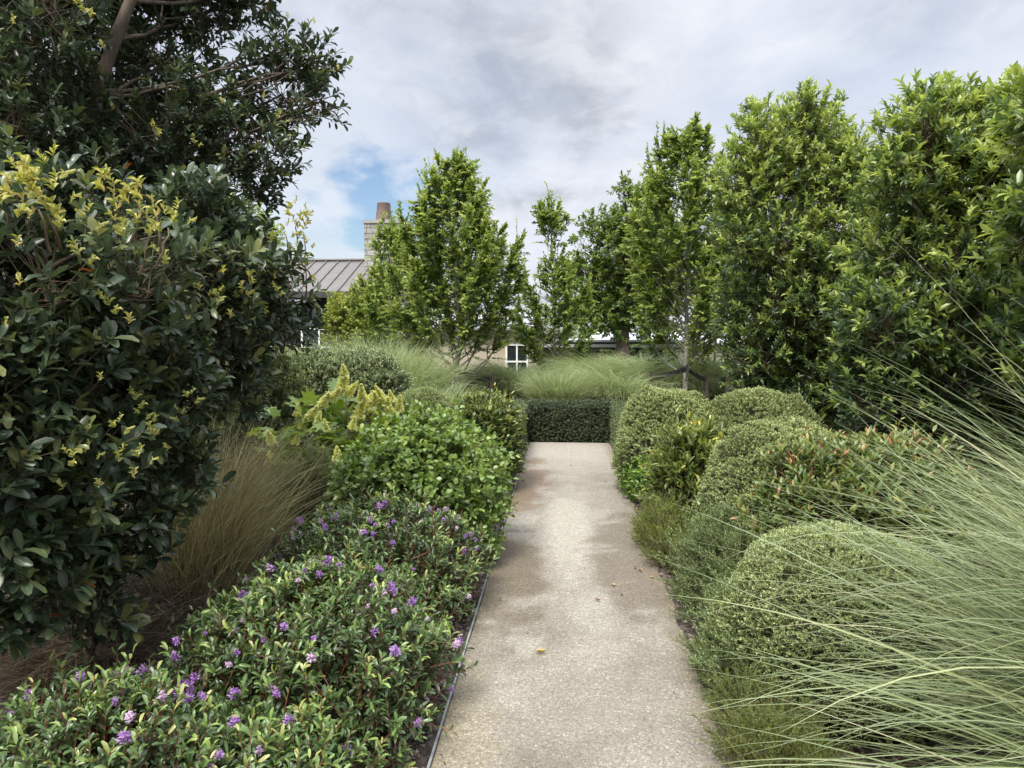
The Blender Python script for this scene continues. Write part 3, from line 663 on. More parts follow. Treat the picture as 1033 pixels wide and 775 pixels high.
# ---- oakleaf hydrangea
hyl_m = leafmat('hydrangea_leaf', [(0, (.10, .16, .03)), (.5, (.19, .28, .055)), (1, (.33, .42, .10))], rough=.5, trans=.3, rib=((.32, .4, .18), .1, .5))
hyf_m = leafmat('hydrangea_flower', [(0, (.52, .58, .14)), (.4, (.74, .76, .28)), (.75, (.85, .83, .5)), (1, (.88, .86, .72))], rough=.6, trans=.42)
hx, hy = gx(330, 5.7), 5.75
hr = empty('hydrangea_bush', (hx, hy, 0), 'hydrangea bush with large lobed leaves and yellow-green cone flowers', 'bush')
def lobed():
    # five-lobed leaf outline around a centre
    an = np.radians([180, 150, 118, 96, 75, 50, 28, 12, 0, -12, -28, -50, -75, -96, -118, -150]); rr = np.array([.12, .22, .34, .26, .52, .30, .55, .36, .68, .36, .55, .30, .52, .26, .34, .22])
    V = [[.34, 0, .02]]+[[.34+r_*math.cos(a), r_*math.sin(a)*1.05, .03-.2*r_*r_] for a, r_ in zip(an, rr)]
    n = len(an); f = np.array([[0, 1+(k+1) % n, 1+k] for k in range(n)])
    return np.array(V), [f], np.array([0.]+[1-.0*k for k in range(n)])
P, N = dome_points(.62, .5, .98, 260, 2.3, 81, .1, .5)
P = P*rng.uniform(.75, 1.05, (len(P), 1))+np.array([hx, hy, 0])
d = nrm(N*np.array([1, 1, .35])+rng.normal(0, .3, N.shape)-UP*.1); L = rng.uniform(.11, .20, len(P))
link('foliage', leaves_mesh('foliage', P, d, UP*1.1+N*.5+rng.normal(0, .25, N.shape), L, L, np.clip(rng.normal(.5, .2, len(P)), 0, 1), lobed()), hyl_m, hr)
P2, N2 = dome_points(.5, .4, .8, 260, 2.3, 82, .1, .5); P2 = P2+np.array([hx, hy, 0]); L = rng.uniform(.09, .16, len(P2))
link('lower_foliage', leaves_mesh('lower_foliage', P2, nrm(N2+rng.normal(0, .4, N2.shape)), UP+N2*.5+rng.normal(0, .3, N2.shape), L, L, np.clip(rng.normal(.3, .2, len(P2)), 0, 1), lobed()), hyl_m, hr)
def cone_mesh(n, Lc, Rc):
    t = rng.random(n)**1.2; ph = rng.uniform(0, 6.28, n); rad = Rc*(1-t)**.75*(.35+.65*rng.random(n)+.2*np.sin(ph*3+t*7))
    P = np.stack([np.cos(ph)*rad, np.sin(ph)*rad, t*Lc], -1); d = np.stack([np.cos(ph), np.sin(ph), rng.normal(.3, .4, n)], -1)
    s = rng.uniform(.016, .028, n)
    me = leaves_mesh('flower_head', P-nrm(d)*s[:, None]*.5, d, np.stack([np.cos(ph), np.sin(ph), rng.normal(.4, .5, n)], -1)+rng.normal(0, .6, (n, 3)), s, s*.95, np.clip(rng.normal(.5, .25, n), 0, 1), T_six(.1, .0))
    me['local'] = 1; me.materials.append(hyf_m); return me
cms = [cone_mesh(420, .17, .05), cone_mesh(330, .13, .045)]
heads = [(345, 385, 5.7, 1.1, 0), (335, 395, 5.65, 1, 1), (325, 402, 5.6, 1, 1), (312, 415, 5.5, 1, 1), (305, 425, 5.5, .9, 1), (320, 420, 5.45, .8, 1), (350, 392, 5.75, .9, 0), (362, 415, 5.6, 1.1, 0), (372, 408, 5.65, 1.1, 0), (380, 403, 5.7, 1, 0), (392, 412, 5.7, 1, 0), (402, 408, 5.75, .9, 0),
         (340, 458, 5.2, .9, 1), (322, 455, 5.2, .8, 1), (275, 440, 5.3, .9, 1), (272, 462, 5.2, .9, 1), (312, 470, 5.1, .6, 1), (298, 440, 5.3, .7, 1), (366, 398, 5.6, 1, 0), (355, 425, 5.4, .8, 1), (388, 400, 5.7, 1, 0), (396, 398, 5.75, .8, 1), (330, 428, 5.4, .8, 1), (348, 374, 5.7, .9, 1), (300, 412, 5.5, .8, 1)]
for (px, py, Y_, s, k) in heads:
    pnt = at(px, py+8, Y_); o = bpy.data.objects.new('flower_head', cms[k]); C.objects.link(o); o.parent = hr; o.location = pnt-hr.location
    dd = Vector((rng.normal(.15, .35), rng.normal(-.1, .3), 1)).normalized(); o.rotation_euler = dd.to_track_quat('Z', 'Y').to_euler(); o.scale = (s,)*3
polys = []
for (px, py, Y_, s, k) in heads:
    pnt = np.array(at(px, py+14, Y_)); polys.append((curve_pts([hx+rng.normal(0, .05), hy+rng.normal(0, .05), 0], pnt, [rng.normal(0, .1), 0, .1], 6), np.linspace(.008, .003, 6)))
V, Q = tubes_np(polys, 5); link('stems', np_mesh('stems', V, [Q]), twig_pale, hr)

# ---- grey-green hedge-like shrubs back left
pit_m = leafmat('grey_hedge_leaf', [(0, (.07, .10, .04)), (.4, (.15, .20, .09)), (.75, (.28, .33, .16)), (1, (.40, .44, .22))], rough=.45, trans=.2)
def loose_hedge(label, px, Y_, rx, ry, h, n, seed, L=.04, mat=pit_m, name='hedge_shrub'):
    return shrub_dome(name, label, 'shrub', (gx(px, Y_), Y_, 0), rx, ry, h, n, L, L*.45, 9, .11, (mat, twigm), T_six(), ang=50, e=3.0, seed=seed, lump=.05, depth=.14, core=.80, vyoung=.5, upb=.8, spikes=.05)
loose_hedge('grey-green hedge shrub in front of the left house window, next to the dark tree', 300, 9.0, .75, .55, 1.28, 3600, 91)
loose_hedge('grey-green hedge shrub right of the window, left of the tall pale grass', 365, 9.1, .65, .55, 1.25, 3400, 92)
loose_hedge('darker green shrub tucked behind the dark evergreen tree above the tan grass', 262, 6.8, .55, .5, 1.28, 2200, 93, .035, laur_m)
loose_hedge('dim green shrub at the back left below the evergreen branches', 215, 8.0, .8, .5, 1.2, 2400, 94, .035, pit_m)

# ---- the dark evergreen tree and shrub on the left
poh_m = leafmat('dark_evergreen_leaf', [(0, (.018, .030, .018)), (.4, (.034, .053, .030)), (.7, (.064, .094, .045)), (.92, (.165, .20, .07)), (1, (.34, .14, .05))], rough=.33, trans=.20, rib=((.13, .16, .09), .13, .5), blot=.15)
young_m = leafmat('young_yellow_leaf', [(0, (.20, .25, .06)), (.4, (.36, .37, .10)), (.85, (.50, .46, .17)), (1, (.46, .34, .13))], rough=.5, trans=.3)
def pc(px, py, Y_, rpx, zs=1.): return (at(px, py, Y_), rpx*Y_/F, zs)
def leafy(clumps, n, L, W, k, SL, mat, root, tmpl, seed, ang=60, gap=-.7, gapscale=.5, inner=.45, upb=.45, vy=.1, lup=.55, stem_r=.0025, vbase=.4, part='foliage', minz=.05, mode='spiral', tipb=.6, hz=0.0):
    P, D, idx = clump_shoots(clumps, n, inner, upb, seed, gap, gapscale, minz)
    LL = rng.uniform(.6, 1.3, len(P))*SL
    P0 = P-D*(LL*.4)[:, None]
    pos, ld, nn, t = shoots_leaves(P0, D, LL, k, ang, mode, lup, tipbias=tipb, jit=.3)
    M = len(pos); s = rng.uniform(.65, 1.2, M)
    v = np.clip(vbase+np.repeat(rng.normal(0, .1, len(P)), k)+rng.normal(0, .1, M)+vy*t*np.repeat(rng.random(len(P)), k), 0, .93)
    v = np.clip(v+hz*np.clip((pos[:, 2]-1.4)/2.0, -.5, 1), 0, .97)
    v = np.where(rng.random(M) < .002, 1., v)
    link(part, leaves_mesh(part, pos, ld, nn, L*s, W*s, v, tmpl), mat, root)
    cs = np.array([list(c[0]) for c in clumps])
    back = nrm(cs[idx]-P0)
    V, Q = twig_prisms(P0-D*(LL*.8)[:, None]+back*.05, P0+D*LL[:, None]*.95, stem_r, stem_r*.5)
    link('twigs', np_mesh('twigs', V, [Q]), twigm, root)
    return P, D
def limbs(root, trunk_pts, trunk_r, clumps, mat, r0=.022, sides=7, name='limbs', startfrac=(.25, .95)):
    tp = np.array(trunk_pts, float); V, Q = tubes_np([(tp, trunk_r)], 10); link('trunk', np_mesh('trunk', V, [Q]), mat, root)
    polys = []
    for c in clumps:
        e = np.array(c[0]); zz = tp[:, 2]; want = max(zz[0]+.1, min(e[2]-.35, zz[-1])); i = int(np.argmin(np.abs(zz-want))); s = tp[i]
        dist = np.linalg.norm(e-s); pp = curve_pts(s, e, [0, 0, -.12*dist], 7, .015); polys.append((pp, np.linspace(r0, .006, 7)))
        for q in range(7):
            u = nrm(rng.normal(size=3)+np.array([0, 0, .4])); s2 = pp[rng.integers(3, 7)]; polys.append((curve_pts(s2, e+u*c[1]*.85, [0, 0, .03], 5, .012), np.linspace(.008, .003, 5)))
    V, Q = tubes_np(polys, sides-2); link(name, np_mesh(name, V, [Q]), mat, root)

tb = at(60, 330, 4.1)
t1 = empty('evergreen_tree', (tb.x, 4.1, 0), 'tall dark evergreen tree with a leaning brown trunk at the left edge', 'tree')
cl = [pc(10, 60, 3.7, 75), pc(40, 0, 3.6, 70), pc(-40, 130, 3.6, 80), pc(60, 160, 3.7, 62), pc(20, 120, 3.5, 60), pc(170, 60, 4.5, 55), pc(215, 122, 4.4, 44), pc(165, 135, 4.2, 60), pc(255, 150, 4.4, 48), pc(285, 95, 4.5, 42), pc(310, 65, 4.5, 28), pc(318, 105, 4.45, 22), pc(280, 50, 4.5, 24),
      pc(200, 5, 4.5, 45), pc(245, -20, 4.5, 42), pc(150, -20, 4.6, 55), pc(110, 190, 4.0, 60), pc(180, 190, 4.2, 48), pc(252, 192, 4.4, 24), pc(100, 60, 4.9, 70), pc(60, -70, 4.2, 90), pc(170, -100, 4.3, 90), pc(-60, -30, 3.9, 100), pc(230, -90, 4.4, 55), pc(60, -180, 4.3, 90), pc(150, 230, 4.3, 60), pc(40, 230, 4.0, 70), pc(-50, 240, 3.9, 90), pc(130, 140, 4.9, 80), pc(40, 130, 5., 90),
      ]
leafy(cl, 5600, .060, .025, 11, .13, poh_m, t1, T_oval(), 101, ang=62, gap=-.5, gapscale=.55, inner=.3, vy=.4, upb=.8, lup=.65)
limbs(t1, [[tb.x-.05, 4.1, 0], list(at(62, 250, 4.05)), list(at(80, 160, 4.0)), list(at(97, 95, 3.95)), list(at(116, 40, 3.95)), list(at(132, 0, 4)), list(at(150, -80, 4.05)), list(at(165, -160, 4.1))], [.06, .05, .04, .036, .033, .03, .024, .016], cl, bark, r0=.013)

sb = (gx(70, 2.9), 2.95, 0)
s1 = empty('evergreen_shrub', sb, 'large dark evergreen shrub with yellow young shoots in the left foreground', 'shrub')
cl2 = [pc(95, 612, 2.7, 34), pc(30, 600, 2.25, 55), pc(-20, 630, 2.15, 50), pc(95, 575, 2.6, 45), pc(200, 225, 3.3, 45), pc(110, 225, 3.0, 55), pc(20, 215, 2.8, 60), pc(50, 275, 2.25, 62), pc(-20, 260, 2.2, 70), pc(130, 275, 2.5, 62), pc(200, 280, 3.1, 55), pc(245, 270, 3.5, 45), pc(285, 285, 3.9, 28), pc(270, 320, 3.8, 40), pc(215, 330, 3.3, 60), pc(120, 350, 2.7, 85), pc(30, 360, 2.3, 95), pc(-50, 360, 2.1, 100),
       pc(225, 390, 3.5, 38), pc(160, 420, 2.8, 62), pc(70, 450, 2.35, 85), pc(-20, 450, 2.1, 85), pc(180, 480, 2.9, 38), pc(120, 515, 2.7, 58), pc(40, 530, 2.3, 62), pc(150, 560, 2.9, 30), pc(-20, 560, 2.1, 60), pc(80, 590, 2.6, 36),
       pc(60, 400, 3.3, 110), pc(150, 300, 3.6, 90), pc(160, 470, 3.5, 50), pc(40, 530, 3.2, 80), pc(-60, 480, 3., 120), pc(200, 240, 3.6, 45), pc(-60, 300, 3.2, 120)]
leafy(cl2, 4700, .070, .030, 10, .13, poh_m, s1, T_oval(), 111, ang=66, gap=-.45, gapscale=.42, inner=.25, vy=.45, vbase=.42, upb=.9, lup=.75)
limbs(s1, [[sb[0], sb[1], 0], [sb[0]+.03, sb[1], .5], [sb[0]+.06, sb[1]-.05, 1.0], [sb[0]+.02, sb[1]-.1, 1.5]], [.05, .042, .034, .02], cl2, bark, r0=.016)
# young shoots: clusters of pale yellow leaves at shoot ends
def young_mesh(n, Lc, lL):
    q = max(1, n//9); q = 3 if q == 2 else q; t_ = np.linspace(.0, 1, q) if q > 1 else np.array([.5]); a_ = np.arange(q)*2.4
    P0 = np.stack([np.cos(a_)*.022*(1.1-t_), np.sin(a_)*.022*(1.1-t_), t_*Lc*.8], -1)*(q > 1); D0 = nrm(np.stack([np.cos(a_)*.55*(1.1-t_), np.sin(a_)*.55*(1.1-t_), np.ones(q)], -1))
    pos, ld, nn, t = shoots_leaves(P0, D0, np.full(q, .03), 9, 50, 'spiral', .3, jit=.5); k = len(pos)
    s = rng.uniform(.4, 1.1, k)*lL*.78; me = leaves_mesh('young_shoot', pos, ld, nn, s, s*.36, rng.random(k), T_oval(.2, -.1)); me['local'] = 1; me.materials.append(young_m); return me
yms = [young_mesh(40, .12, .046), young_mesh(24, .07, .042), young_mesh(12, .03, .036)]
def young(root, lst):
    for (px, py, Y_, k, s) in lst:
        Y_ = Y_*.95-.03
        o = bpy.data.objects.new('young_shoot', yms[k]); C.objects.link(o); o.parent = root; o.location = at(px, py, Y_)-root.location
        dd = Vector((rng.normal(.0, .2), rng.normal(-.15, .2), 1)).normalized(); o.rotation_euler = dd.to_track_quat('Z', 'Y').to_euler(); o.scale = (s,)*3
yl = [(38, 215, 2.2, 0, 1.2), (28, 222, 2.2, 0, 1), (48, 222, 2.2, 0, 1.1), (60, 205, 2.22, 1, 1), (22, 200, 2.2, 1, 1), (8, 222, 2.1, 1, 1.2), (-5, 215, 2.1, 0, 1), (117, 215, 2.35, 0, 1), (140, 225, 2.35, 0, .9), (158, 222, 2.35, 0, 1), (170, 236, 2.35, 1, 1), (128, 240, 2.35, 1, 1), (88, 232, 2.3, 1, .9), (152, 240, 2.35, 1, .9),
      (298, 232, 3.85, 0, 1), (306, 240, 3.85, 0, 1), (288, 240, 3.8, 1, 1), (272, 250, 3.7, 1, .9), (300, 262, 3.8, 1, 1), (308, 275, 3.85, 1, .9), (246, 300, 3.3, 0, .9), (240, 308, 3.3, 1, .9), (218, 305, 3.1, 1, .8), (282, 300, 3.6, 1, .8), (268, 318, 3.6, 1, .7), (258, 270, 3.5, 1, .9),
      (85, 268, 2.25, 1, .9), (115, 318, 2.35, 1, .9), (130, 328, 2.35, 2, 1), (20, 290, 2.15, 2, 1), (170, 268, 2.6, 1, .9), (200, 262, 2.9, 1, .8), (225, 278, 3.1, 2, 1), (250, 340, 3.5, 2, .9), (140, 412, 2.5, 1, .8), (142, 425, 2.5, 1, .7), (155, 440, 2.5, 1, .8), (190, 408, 2.7, 1, .8), (155, 442, 2.5, 2, 1), (120, 468, 2.35, 1, .7), (90, 465, 2.3, 1, .7), (143, 470, 2.4, 1, .8), (132, 482, 2.4, 2, 1), (65, 495, 2.25, 2, 1), (100, 492, 2.3, 2, .8),
      (50, 180, 2.25, 1, 1.1), (35, 192, 2.2, 1, 1.1), (118, 200, 2.35, 1, 1), (60, 232, 2.2, 1, 1), (180, 228, 2.5, 1, .9), (205, 300, 2.9, 1, .8), (232, 322, 3.2, 2, 1), (190, 330, 2.8, 2, 1), (310, 225, 3.85, 1, 1), (296, 218, 3.8, 1, 1), (312, 252, 3.85, 1, .9), (318, 285, 3.85, 2, 1),
      (276, 282, 3.6, 2, 1), (15, 250, 2.1, 2, .9), (170, 305, 2.6, 2, .9), (210, 350, 3.1, 2, .8), (100, 385, 2.3, 2, .7), (185, 425, 2.7, 1, .7), (170, 455, 2.6, 2, .8), (118, 440, 2.35, 1, .8), (75, 470, 2.2, 1, .7), (5, 330, 2.1, 2, .7)]
young(s1, yl)
polys = []
for (px, py, Y_, k, s) in yl[:26]:
    e = np.array(at(px, py, Y_)); s0 = e+np.array([rng.normal(-.04, .04), rng.normal(.06, .04), -rng.uniform(.08, .16)]); polys.append((curve_pts(s0, e+[0, 0, .02], [.02, -.02, 0], 6, .004), np.linspace(.0055, .003, 6)))
for q_ in polys: V, Q = tubes_np([q_], 5); link('shoot_stem', np_mesh('shoot_stem', V, [Q]), twigm, s1)
young(t1, [(88, 20, 3.5, 1, .9), (80, 12, 3.5, 1, .8), (105, 50, 3.6, 2, 1), (342, 72, 4.4, 2, .9), (318, 25, 4.5, 2, .9), (160, 140, 4., 1, .9), (152, 128, 4., 2, 1), (198, 150, 4.2, 1, .8), (115, 112, 4., 2, 1), (283, 125, 4.3, 1, .8), (265, 100, 4.3, 2, .9), (300, 135, 4.4, 2, .9), (10, 150, 3.5, 2, 1.), (12, 25, 3.4, 2, 1), (290, 20, 4.5, 2, .9), (225, 105, 4.3, 2, .9)])

# ---- trees with ascending branches
def tree(name, label, cat, base, H, prof, nlimb, ntw, k, leafL, leafW, lmat, bmat, seed, r0=.04, asc=(28, 50), twL=.32, crown0=.18, lean=(0, 0), tmpl=None, group=None, stems=1, twr=.0025, up=.35, vy=.35, droop=0.0, dens_top=1.0, vbase=.42, gapv=-9, gsc=.6, young=0.0, zleaf=0.0, neck=0.0, mode='flat', lang=50):
    root = empty(name, base, label, cat, group); b = np.array(base, float)
    tmpl = tmpl or T_six()
    rg = np.random.default_rng(seed)
    polys = []
    n = 12; t = np.linspace(0, 1, n); top = b+np.array([lean[0], lean[1], H])
    sway = SinNoise(seed, H*.8, 2)
    tr = b+(top-b)*t[:, None]; tr[:, 0] += .04*sway(tr)*t; tr[:, 1] += .04*sway(tr+5)*t
    V, Q = tubes_np([(tr, r0*(1-.88*t)+.003)], 10); link('trunk', np_mesh('trunk', V, [Q]), bmat, root)
    TP = []; TD = []; TL = []
    def trunk_at(f): return np.array([np.interp(f, t, tr[:, q_]) for q_ in range(3)])
    az0 = rg.uniform(0, 6.28)
    for q_ in range(nlimb):
        f = crown0+(1-crown0)*((q_+.5)/nlimb)**(.95)*.97
        s = trunk_at(f*.94); az = az0+q_*2.4+rg.normal(0, .3)
        el = R(90-rg.uniform(*asc)*(1.0 if f < .8 else .7))
        # reach: until envelope
        fr = (s[2]-b[2])/H
        if prof((s[2]-b[2])/H) < .14 and f < .9: continue
        Rr = 0; stp = .05
        dirh = np.array([math.cos(az), math.sin(az), 0])
        while Rr < 3:
            Rr += stp; zz = fr+Rr*math.tan(el)/H
            if zz > 1.02 or Rr > prof(zz)*rg.uniform(.93, 1.05): break
        Rr = max(Rr*rg.uniform(.72, 1.15), .06)
        e = s+dirh*Rr+UP*min(Rr*math.tan(el), H*1.03-(s[2]-b[2]))
        ln = np.linalg.norm(e-s); pp = curve_pts(s, e, dirh*ln*.22-UP*ln*.1-UP*droop*ln, 8, .012); polys.append((pp, np.linspace(max(.004, r0*.42*(1-f)+.003), .0025, 8)))
        m_ = max(3, int(ntw*ln/.6)); tt = rg.uniform(.12, 1., m_)**.8
        pts = np.stack([np.interp(tt, np.linspace(0, 1, 8), pp[:, c_]) for c_ in range(3)], -1)
        dl = nrm(e-s); dv = nrm(dl*.75+nrm(rg.normal(size=(m_, 3)))*.95+dirh*.35+UP*.12)
        dv[tt > .93] = nrm(dl+UP*.4+rg.normal(0, .15, dv[tt > .93].shape))
        TP.append(pts); TD.append(dv); TL.append(twL*rg.uniform(.5, 1.25, m_)*(1.1-.45*tt)*(1 if f < .85 else .75))
    # leader
    m_ = 8; TP.append(np.stack([trunk_at(u_) for u_ in rg.uniform(.8, 1., m_)])); TD.append(nrm(rg.normal(0, .45, (m_, 3))+UP)); TL.append(np.full(m_, twL*.9))
    P = np.concatenate(TP); D = np.concatenate(TD); L = np.concatenate(TL); kz = P[:, 2] > b[2]+H*(zleaf+rg.normal(0, .02, len(P))); P, D, L = P[kz], D[kz], L[kz]
    if neck: kn = (np.abs((P[:, 2]-b[2])/H-neck) > .055) | (rg.random(len(P)) < .25); P, D, L = P[kn], D[kn], L[kn]
    wsp = rg.random(len(P)) < .10; D[wsp] = nrm(D[wsp]*.5+UP); L[wsp] *= 1.7
    if gapv > -5: kp = SinNoise(seed+4, gsc, 3)(P) > gapv; P, D, L = P[kp], D[kp], L[kp]
    tops = [q_ for q_ in polys if q_[0][0][2] > b[2]+H*.74] if prof(.76) < .2 and H > 3.5 and prof(.5) > .6 and prof(.86) > .2 and prof(.86) > prof(.76) else []
    polys = [q_ for q_ in polys if not tops or q_[0][0][2] <= b[2]+H*.74]
    V, Q = tubes_np(polys, 5); link('branches', np_mesh('branches', V, [Q]), bmat, root)
    if tops:
        V, Q = tubes_np(tops, 5); link('top_branches', np_mesh('top_branches', V, [Q]), bmat, root)
    V, Q = twig_prisms(P, P+D*L[:, None], twr, twr*.4); link('twigs', np_mesh('twigs', V, [Q]), twigm, root)
    pos, ld, nn, tt = shoots_leaves(P, D, L, k, lang, mode, .7, jit=.35, first=.05)
    M = len(pos); s = rng.uniform(.6, 1.2, M)
    out = np.clip(np.hypot(pos[:, 0]-b[0]-lean[0]*(pos[:, 2]-b[2])/H, pos[:, 1]-b[1])/np.array([max(prof(z_), .1) for z_ in (pos[:, 2]-b[2])/H]), 0, 1.2)
    shv = np.repeat(rng.normal(0, .11, len(P)), k)
    v = np.clip(vbase+shv+rng.normal(0, .12, M)+vy*(tt-.5)+young*np.repeat(rng.random(len(P))**1.5, k)*(tt**1.5)*np.clip(out+.3*(pos[:, 2]-b[2])/H, 0, 1.3), 0, 1)
    link('foliage', leaves_mesh('foliage', pos, ld, nn, leafL*s, leafW*s, v, tmpl), lmat, root)
    return root
horn_m = leafmat('hornbeam_leaf', [(0, (.05, .095, .022)), (.4, (.108, .168, .042)), (.75, (.20, .275, .068)), (1, (.37, .42, .14))], rough=.42, trans=.40)
def prof_of(pts):
    xs = [p_[0] for p_ in pts]; ys_ = [p_[1] for p_ in pts]
    return lambda z: float(np.interp(z, xs, ys_))
HG = 'staked hornbeam trees beyond the low hedge'
Y_ = 12.0; zt = at(460, 148, Y_).z
tree('hornbeam_tree', 'tallest staked hornbeam left of centre, broad oval crown above pale grass', 'tree', (gx(460, Y_), Y_, -.03), zt*.97, prof_of([(.2, .25), (.28, .6), (.38, .95), (.52, 1.08), (.66, 1.0), (.8, .66), (.9, .32), (1, .06)]), 92, 22, 13, .066, .034, horn_m, bark_grey, 201, r0=.045, asc=(26, 48), crown0=.13, zleaf=.26, group=HG, young=.5, lean=(.02, 0))
Y_ = 14.0; zt = at(552, 200, Y_).z
r_ = tree('hornbeam_tree', 'narrow staked hornbeam in the middle with a bare leader and separate tuft on top', 'tree', (gx(560, Y_), Y_, -.03), zt, prof_of([(.12, .4), (.22, .74), (.45, .78), (.60, .62), (.67, .24), (.72, .145), (.79, .14), (.86, .26), (.93, .27), (1, .08)]), 78, 16, 12, .070, .037, horn_m, bark_grey, 202, r0=.04, asc=(30, 56), crown0=.12, zleaf=.12, neck=.775, group=HG, young=.35, lean=(-.08, 0), twL=.26)
Y_ = 14.0; tc_ = [(at(549, 216, Y_), 11*Y_/F, 1.3), (at(553, 228, Y_), 10*Y_/F, 1.2)]
leafy(tc_, 46, .065, .036, 8, .15, horn_m, r_, T_six(), 303, inner=.2, gap=-1.5, part='top_foliage', vbase=.35)
Y_ = 12.2; zt = at(683, 128, Y_).z
tree('hornbeam_tree', 'tall staked hornbeam right of centre beside the tall evergreens', 'tree', (gx(693, Y_), Y_, -.03), zt, prof_of([(.12, .25), (.25, .66), (.42, .92), (.62, .88), (.8, .70), (.92, .38), (1, .12)]), 88, 20, 13, .066, .034, horn_m, bark_grey, 203, r0=.045, asc=(24, 44), crown0=.15, zleaf=.2, group=HG, young=.5, lean=(-.08, 0), gapv=-.95)
Y_ = 16.0; zt = at(395, 222, Y_).z
tree('hornbeam_tree', 'small hornbeam in front of the stone chimney', 'tree', (gx(397, Y_), Y_, -.35), zt+.35, prof_of([(.15, .3), (.35, .85), (.5, .95), (.62, .72), (.72, .40), (.9, .30), (1, .1)]), 64, 16, 12, .075, .042, horn_m, bark_grey, 204, r0=.05, asc=(30, 56), crown0=.2, group=HG, young=.55, lean=(-.05, 0))
Y_ = 13.2
tree('young_tree', 'thin young tree with pale stem right of the right staked hornbeam', 'tree', (gx(722, Y_), Y_, -.03), 1.9, prof_of([(.2, .3), (.5, .6), (.8, .5), (1, .2)]), 16, 8, 10, .07, .04, horn_m, bark_grey, 205, r0=.035, asc=(24, 50), crown0=.25, young=.5, gapv=-.6)
oak_m = leafmat('broad_tree_leaf', [(0, (.05, .085, .022)), (.45, (.10, .155, .038)), (.8, (.18, .25, .055)), (1, (.30, .37, .10))], rough=.42, trans=.36)
Y_ = 20.0; b_ = at(628, 330, Y_); rt = empty('oak_tree', (b_.x, Y_, -1.05), 'round-crowned tree with a brown trunk behind the verandah, between two hornbeams', 'tree')
P_ = lambda px, py, r, Y=20.: pc(px, py, Y, r)
cl3 = [P_(600, 280, 24), P_(625, 255, 30), P_(655, 270, 32), P_(610, 310, 26), P_(645, 305, 30), P_(670, 240, 26), P_(640, 225, 24), P_(595, 315, 18), P_(615, 235, 18), P_(640, 205, 12), P_(668, 315, 24), P_(625, 295, 34, 20.6), P_(690, 280, 26), P_(622, 325, 18), P_(588, 250, 12), P_(583, 275, 15), P_(600, 225, 12), P_(656, 200, 14), P_(630, 190, 8)]
leafy(cl3, 2300, .12, .065, 10, .3, oak_m, rt, T_six(), 310, inner=.4, gap=-.9, gapscale=1.4, stem_r=.005, vy=.3)
limbs(rt, [[b_.x, Y_, -1.05], [b_.x+.02, Y_, .5], [b_.x, Y_, 1.6], [b_.x+.05, Y_, 3.], [b_.x+.1, Y_, 4.2]], [.24, .21, .18, .12, .05], cl3, bark, r0=.07)
gold_m = leafmat('golden_leaf', [(0, (.12, .17, .03)), (.5, (.22, .27, .05)), (1, (.38, .40, .10))], rough=.5, trans=.3)
Y_ = 17.5; b_ = at(348, 330, Y_); rt = empty('golden_bush', (b_.x, Y_, -.5), 'golden green rounded small tree in front of the dark-walled house', 'bush')
cl4 = [pc(350, 322, Y_, 22), pc(368, 312, Y_, 20), pc(343, 308, Y_, 14), pc(372, 335, Y_, 22), pc(345, 338, Y_, 20), pc(362, 298, Y_, 10), pc(334, 325, Y_, 9)]
leafy(cl4, 1500, .055, .03, 12, .16, gold_m, rt, T_six(), 320, inner=.4, gap=-1.2, gapscale=.7, vy=.4)
limbs(rt, [[b_.x, Y_, -.5], [b_.x, Y_, .4], [b_.x+.1, Y_, 1.2]], [.07, .06, .03], cl4, bark, r0=.03)
Y_ = 13.0; b_ = at(215, 330, Y_); rt = empty('lime_tree', (b_.x, Y_, 0), 'light green tree glimpsed behind the dark evergreen tree', 'tree')
cl5 = [pc(245, 225, Y_, 26), pc(215, 240, Y_, 30), pc(265, 245, Y_, 22), pc(190, 260, Y_, 35), pc(250, 270, Y_, 30), pc(215, 290, Y_, 35), pc(150, 250, Y_, 40)]
leafy(cl5, 1300, .07, .04, 11, .25, horn_m, rt, T_six(), 330, inner=.4, gap=-1., gapscale=.9, vy=.5, vbase=.6)
limbs(rt, [[b_.x, Y_, 0], [b_.x, Y_, 1.2], [b_.x+.1, Y_, 2.6]], [.08, .07, .03], cl5, bark_grey, r0=.03)

# ---- tall evergreens on the right
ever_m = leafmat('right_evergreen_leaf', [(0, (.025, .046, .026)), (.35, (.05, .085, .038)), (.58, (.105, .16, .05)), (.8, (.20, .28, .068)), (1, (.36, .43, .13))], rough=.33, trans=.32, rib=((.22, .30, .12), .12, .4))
EG = 'tall evergreen trees standing behind the domes on the right'
def ever(label, clumps, n, L, seed, base, tops, kk=10, vb=.2):
    root = empty('evergreen_tree', base, label, 'tree', EG)
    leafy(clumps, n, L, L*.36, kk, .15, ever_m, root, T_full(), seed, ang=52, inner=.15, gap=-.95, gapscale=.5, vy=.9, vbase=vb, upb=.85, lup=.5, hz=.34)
    b = np.array(base); pts = [list(b), list(b+[.02, 0, 1.2]), list(b+[0, 0, 2.2]), list(b+[.03, 0, tops])]
    limbs(root, pts, [.08, .07, .05, .02], clumps, bark_grey, r0=.025)
    return root
def col(pxs, Y_, rpx, jx=0):
    return [pc(px, py+(16 if py < 150 else 6), Y_+rng.uniform(-.2, .2), rp*.96) for px, py, rp in pxs]
ca = [(770, 130, 36), (815, 115, 36), (850, 150, 26), (765, 105, 16), (812, 92, 15), (755, 180, 34), (800, 175, 45), (850, 185, 42), (750, 235, 30), (790, 240, 45), (840, 250, 48), (755, 290, 32), (800, 300, 45), (850, 310, 48), (765, 345, 36), (810, 355, 42), (855, 370, 40), (770, 380, 30), (885, 280, 38), (882, 205, 28), (872, 172, 20), (880, 350, 38), (742, 200, 18), (745, 320, 22)]
